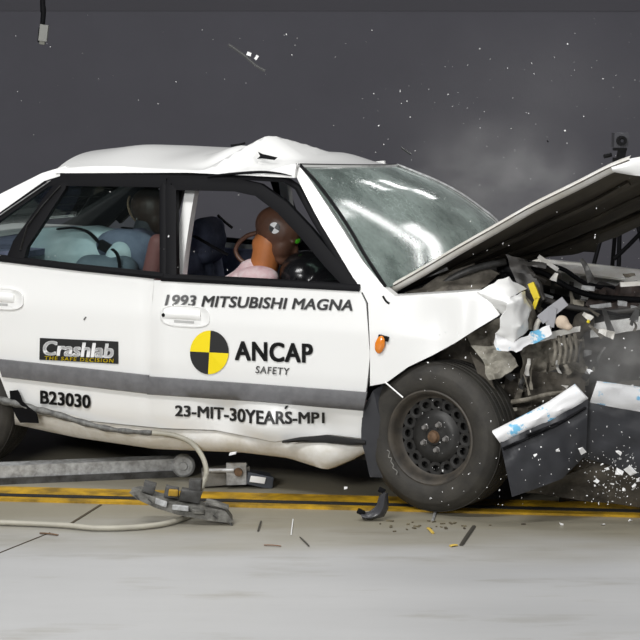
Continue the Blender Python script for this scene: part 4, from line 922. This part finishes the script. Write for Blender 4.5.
# slivers and chips on the floor
def sliver(a, b, r, m, label, z=.004):
    p, q = FL(*a, z), FL(*b, z); md = (p + q) / 2 + Vector((0, 0, .002)); o = tube('debris_sliver', [p, md, q], r, m, None, seg=5, sm=2, flat=.5); return tag(o, label, 'debris')
DG = mat('dark_debris', (.05, .045, .035), .6)
sliver((461, 545), (474, 526), .008, DG, 'long dark metal sliver lying on the floor in front of the tyre')
sliver((432.5, 521), (436.5, 507), .006, METAL, 'short grey sliver by the bottom of the front tyre')
sliver((416, 505), (425, 511), .008, CHIPW, 'white plastic sliver under the front tyre')
sliver((428, 528), (433, 533), .007, mat('amber_chip', (.6, .42, .08), .4), 'small yellow chip on the floor in front of the tyre')
sliver((450, 546), (457, 545), .008, mat('amber_chip', (.6, .42, .08), .4), 'small yellow chip at the end of the long dark sliver')
sliver((258, 531), (261, 521), .004, DG, 'thin dark sliver near the carriage plate')
sliver((291, 535), (293, 519), .0022, CHIPW, 'thin upright white sliver on the floor past the carriage plate')
sliver((309, 546), (300, 537), .0035, DG, 'bent wire on the floor past the carriage plate')
sliver((264, 545), (281, 546), .004, mat('rust_line', (.2, .1, .05), .7), 'thin rusty wire lying on the floor')
sliver((40, 533), (58, 535), .006, RUST, 'brown scrap of metal lying under the trailing cable')
FLK = []
for k in range(26):
    px, py = random.gauss(440, 45), random.uniform(520, 534); p = FL(px, py, .003); s = random.uniform(.004, .011); FLK.append(box_vf(p, (s * random.uniform(1, 3.5), s, .004), E3(0, 0, random.uniform(0, 180))))
V, Fc = merge(FLK); o = mk('floor_crumbs', V, Fc, mat('crumb', (.20, .17, .10), .7, col2=(.05, .04, .03), vscale=30), None, False); tag(o, 'scatter of tiny brown crumbs on the floor around the tyre', 'crumbs', kind='stuff')

# things in the air and at the back
hp = [WP(42, 0, 10.5) + Vector((0, 0, 3.4)), WP(42, -40, 10.5), WP(42.5, 0, 10.5), WP(43.5, 10, 10.5), WP(42.5, 25, 10.5)]
hc_ = empty('hanging_cable', WP(42, 45, 10.5)); tag(hc_, 'black cable with grey plug hanging down in front of the wall', 'cable')
under(tube('cord', hp, .016, BLACK, seg=8), hc_); Rg = E3(0, 8, 0)
under(rbox('plug', WP(43.8, 33, 10.5), (.05, .04, .10), mat('grey_plug', (.24, .24, .22), .5), None, Rg, .008), hc_)
under(rbox('plug_tip', WP(42.4, 42, 10.5), (.032, .03, .03), mat('olive_plug_tip', (.15, .15, .12), .5), None, Rg, .005), hc_)
under(rbox('plug_clip', WP(39.4, 35, 10.5), (.012, .03, .09), BLACK, None, E3(0, 6, 0), .003), hc_)
fs = empty('flying_trim_strip', WP(246, 58, 8.6)); tag(fs, 'thin black trim strip with two pale clips flying above the car roof', 'debris')
under(tube('strip', [WP(x, y, 8.6) for x, y in ((228.5, 44.5), (236, 49.5), (246, 57), (256, 65.5), (265, 71))], .0085, mat('dark_strip', (.06, .06, .06), .35), seg=6), fs)
under(rbox('clip', WP(249, 54, 8.6), (.022, .015, .018), CHIPW, None, E3(0, 20, 0), .003), fs); under(rbox('clip', WP(256.5, 57.5, 8.6), (.014, .015, .024), CHIPW, None, E3(0, 35, 0), .003), fs)
def fly(name, pts, Y, r, m, label): return tag(tube(name, [WP(x, y, Y) for x, y in pts], r, m, None, seg=6, sm=2, flat=.6), label, 'debris')
fly('flying_fragment', ((401, 147.5), (406, 151), (411, 154.5)), 8.2, .009, mat('dark_strip', (.06, .06, .06), .35), 'small dark splinter flying above the top of the windscreen')
fly('flying_fragment', ((547, 140.5), (548.4, 142)), 8.4, .006, BLACK, 'tiny black speck flying above the lifted bonnet')
fly('flying_rod', ((217.5, 215), (225, 222), (232.5, 228)), 8.9, .013, BLACK, 'short black rod seen through the open driver window')
# high-speed camera on its tripod behind the car
Y = 10.2; cc = WP(620, 140, Y); kc = empty('high_speed_camera', (cc.x, Y, 0)); tag(kc, 'small grey camera on a black tripod standing behind the raised bonnet', 'camera')
CB = mat('camera_body_grey', (.075, .075, .085), .5)
under(rbox('camera_body', cc, (.085, .10, .085), CB, None, None, .008), kc)
V, Fc = lathe_vf([(.010, -.02), (.018, -.03), (.028, -.03), (.030, .0), (.030, .05)], 24, 'y'); under(mk('lens', [cc + Vector((-.002, -.06, -.002)) + v for v in V], Fc, BLACK), kc)
V, Fc = lathe_vf([(0, -.0), (.012, -.0)], 16, 'y'); under(mk('lens_glass', [cc + Vector((-.002, -.075, -.002)) + v for v in V], Fc, mat('lens_glass', (.06, .06, .07), .15)), kc)
under(rbox('mounting_plate', cc + Vector((0, 0, -.055)), (.075, .07, .016), BLACK, None, None, .003), kc)
under(rbox('tripod_head', cc + Vector((.01, 0, -.085)), (.045, .045, .05), BLACK, None, E3(0, 10, 0), .008), kc)
under(tube('pan_handle', [cc + Vector((-.05, 0, -.088)), cc + Vector((-.095, -.01, -.098))], .013, BLACK, seg=8, sm=2), kc)
under(rbox('tripod_collar', cc + Vector((.005, 0, -.12)), (.085, .06, .03), BLACK, None, None, .006), kc)
under(tube('centre_column', [cc + Vector((.01, 0, -.08)), Vector((cc.x + .01, Y, .75))], .014, BLACK, sm=2), kc)
for a in (90, 210, 330): under(tube('leg', [cc + Vector((.01, 0, -.13)), Vector((cc.x + .42 * math.cos(R_(a)), Y + .42 * math.sin(R_(a)), .012))], .013, BLACK, sm=2), kc)
# flying shards
def shard_vf(c, s, seed):
    rr = random.Random(seed); V, Fc = box_vf((0, 0, 0), (s * rr.uniform(.6, 1.6), s * .4, s * rr.uniform(.5, 1.1)), E3(rr.uniform(0, 90), rr.uniform(0, 180), rr.uniform(0, 90)))
    return [Vector(c) + v * rr.uniform(.35, 1.35) for v in V], Fc
big = [(581.5, 450, .022), (557.5, 450, .016), (566, 433, .012), (571, 437, .01), (619, 452, .026), (619, 473, .03), (630, 471, .030), (628, 461, .02), (597, 481, .018), (607, 469, .016), (634, 487, .022), (624, 490, .016), (612, 484, .014), (541, 447, .01), (590, 371, .024), (521, 430, .012), (638, 480, .02), (603, 524, .02), (630, 520, .02), (562, 524, .018), (536, 455, .01), (346, 488, .014), (233, 453.5, .018)]
for k, (x, y, s) in enumerate(big):
    Yd = min(6.7, FL(x, y).y - .05) if y > 440 else 6.9
    lab = {14: 'largest white shard flying before the dusty grey front panel', 17: 'white shard lying on the concrete in front of the bumper fold', 18: 'white shard lying on the concrete before the spray of specks', 19: 'white shard lying on the concrete below the torn bumper corner', 21: 'white pellet in the dark under the sill bulge', 22: 'white shard in the dark just above the latch block'}.get(k)
    P = FL(x, y, .006) if k in (17, 18, 19) else WP(x, y, Yd)
    V, Fc = shard_vf(P, s, k)
    if k in (17, 18, 19): V = [Vector((v.x, v.y, max(.001, v.z * .6))) for v in V]
    o = mk('white_shard' if lab else 'flying_shard', V, Fc, CHIPW, None, False)
    tag(o, lab or 'small white plastic shard flying in front of the crumpled front end', 'shard', None if lab else 'white shards flying around the bumper')
parts = []; rr = random.Random(3)
for k in range(640):
    if k < 200: x, y, Y = rr.gauss(618, 22), rr.gauss(478, 16), rr.uniform(6.2, 6.8)
    elif k < 360: x, y, Y = rr.uniform(420, 645), rr.uniform(330, 505), rr.uniform(6.2, 6.8)
    elif k < 450: x, y, Y = rr.uniform(400, 640), rr.uniform(40, 330), rr.uniform(6.3, 8.5)
    else: x, y, Y = rr.uniform(0, 640), rr.uniform(10, 300), rr.uniform(6.3, 9)
    s = abs(rr.gauss(0, 1)) * .0021 + .0016
    if y > 505: continue
    parts.append(shard_vf(WP(x, y, Y), s * (1 if k < 360 else .85), k + 50))
V, Fc = merge(parts); o = mk('flying_specks', V, Fc, CHIPW, None, False); tag(o, 'spray of tiny white specks in the air around the crash', 'specks', kind='stuff')

# ================================================================== DUST AND STEAM
def dust(name, c, r, dens, label, sc_=3.0, lo=.42, hi=.78, rot=None):
    m = bpy.data.materials.new(name); m.use_nodes = True; N = m.node_tree.nodes; L = m.node_tree.links; N.remove(N['Principled BSDF']); out = N['Material Output']
    tc = N.new('ShaderNodeTexCoord'); ln = N.new('ShaderNodeVectorMath'); ln.operation = 'LENGTH'; L.new(tc.outputs['Object'], ln.inputs[0])
    fo = N.new('ShaderNodeMapRange'); fo.interpolation_type = 'SMOOTHSTEP'; fo.inputs[1].default_value = 1.0; fo.inputs[2].default_value = .15; fo.inputs[3].default_value = 0; fo.inputs[4].default_value = 1; L.new(ln.outputs['Value'], fo.inputs[0])
    n = N.new('ShaderNodeTexNoise'); n.inputs['Scale'].default_value = sc_; n.inputs['Detail'].default_value = 4; L.new(tc.outputs['Object'], n.inputs['Vector'])
    mr = N.new('ShaderNodeMapRange'); mr.inputs[1].default_value = lo; mr.inputs[2].default_value = hi; mr.inputs[3].default_value = .12; mr.inputs[4].default_value = 1; L.new(n.outputs['Fac'], mr.inputs[0])
    a = N.new('ShaderNodeMath'); a.operation = 'MULTIPLY'; L.new(fo.outputs[0], a.inputs[0]); L.new(mr.outputs[0], a.inputs[1])
    b = N.new('ShaderNodeMath'); b.operation = 'MULTIPLY'; L.new(a.outputs[0], b.inputs[0]); b.inputs[1].default_value = dens
    vs_ = N.new('ShaderNodeVolumeScatter'); vs_.inputs['Color'].default_value = (.93, .92, .90, 1); L.new(b.outputs[0], vs_.inputs['Density']); L.new(vs_.outputs[0], out.inputs['Volume'])
    V, Fc = lathe_vf([(math.sin(math.pi * i / 14) + 1e-4, -math.cos(math.pi * i / 14)) for i in range(15)], 24, 'z')
    o = mk(name, V, Fc, m); o.location = c; o.scale = r; return tag(o, label, 'dust', kind='stuff')
dust('dust_cloud', WP(500, 185, 8.6), (.62, .5, .42), 2.0, 'thin pale dust cloud rising behind the raised bonnet')
dust('dust_cloud', WP(520, 110, 9.6), (1.15, .6, .72), .32, 'faint wide haze hanging in front of the dark wall', 1.5)
dust('dust_cloud', WP(622, 362, 6.75), (.30, .22, .26), 4.5, 'dense grey dust puff in front of the torn bumper')
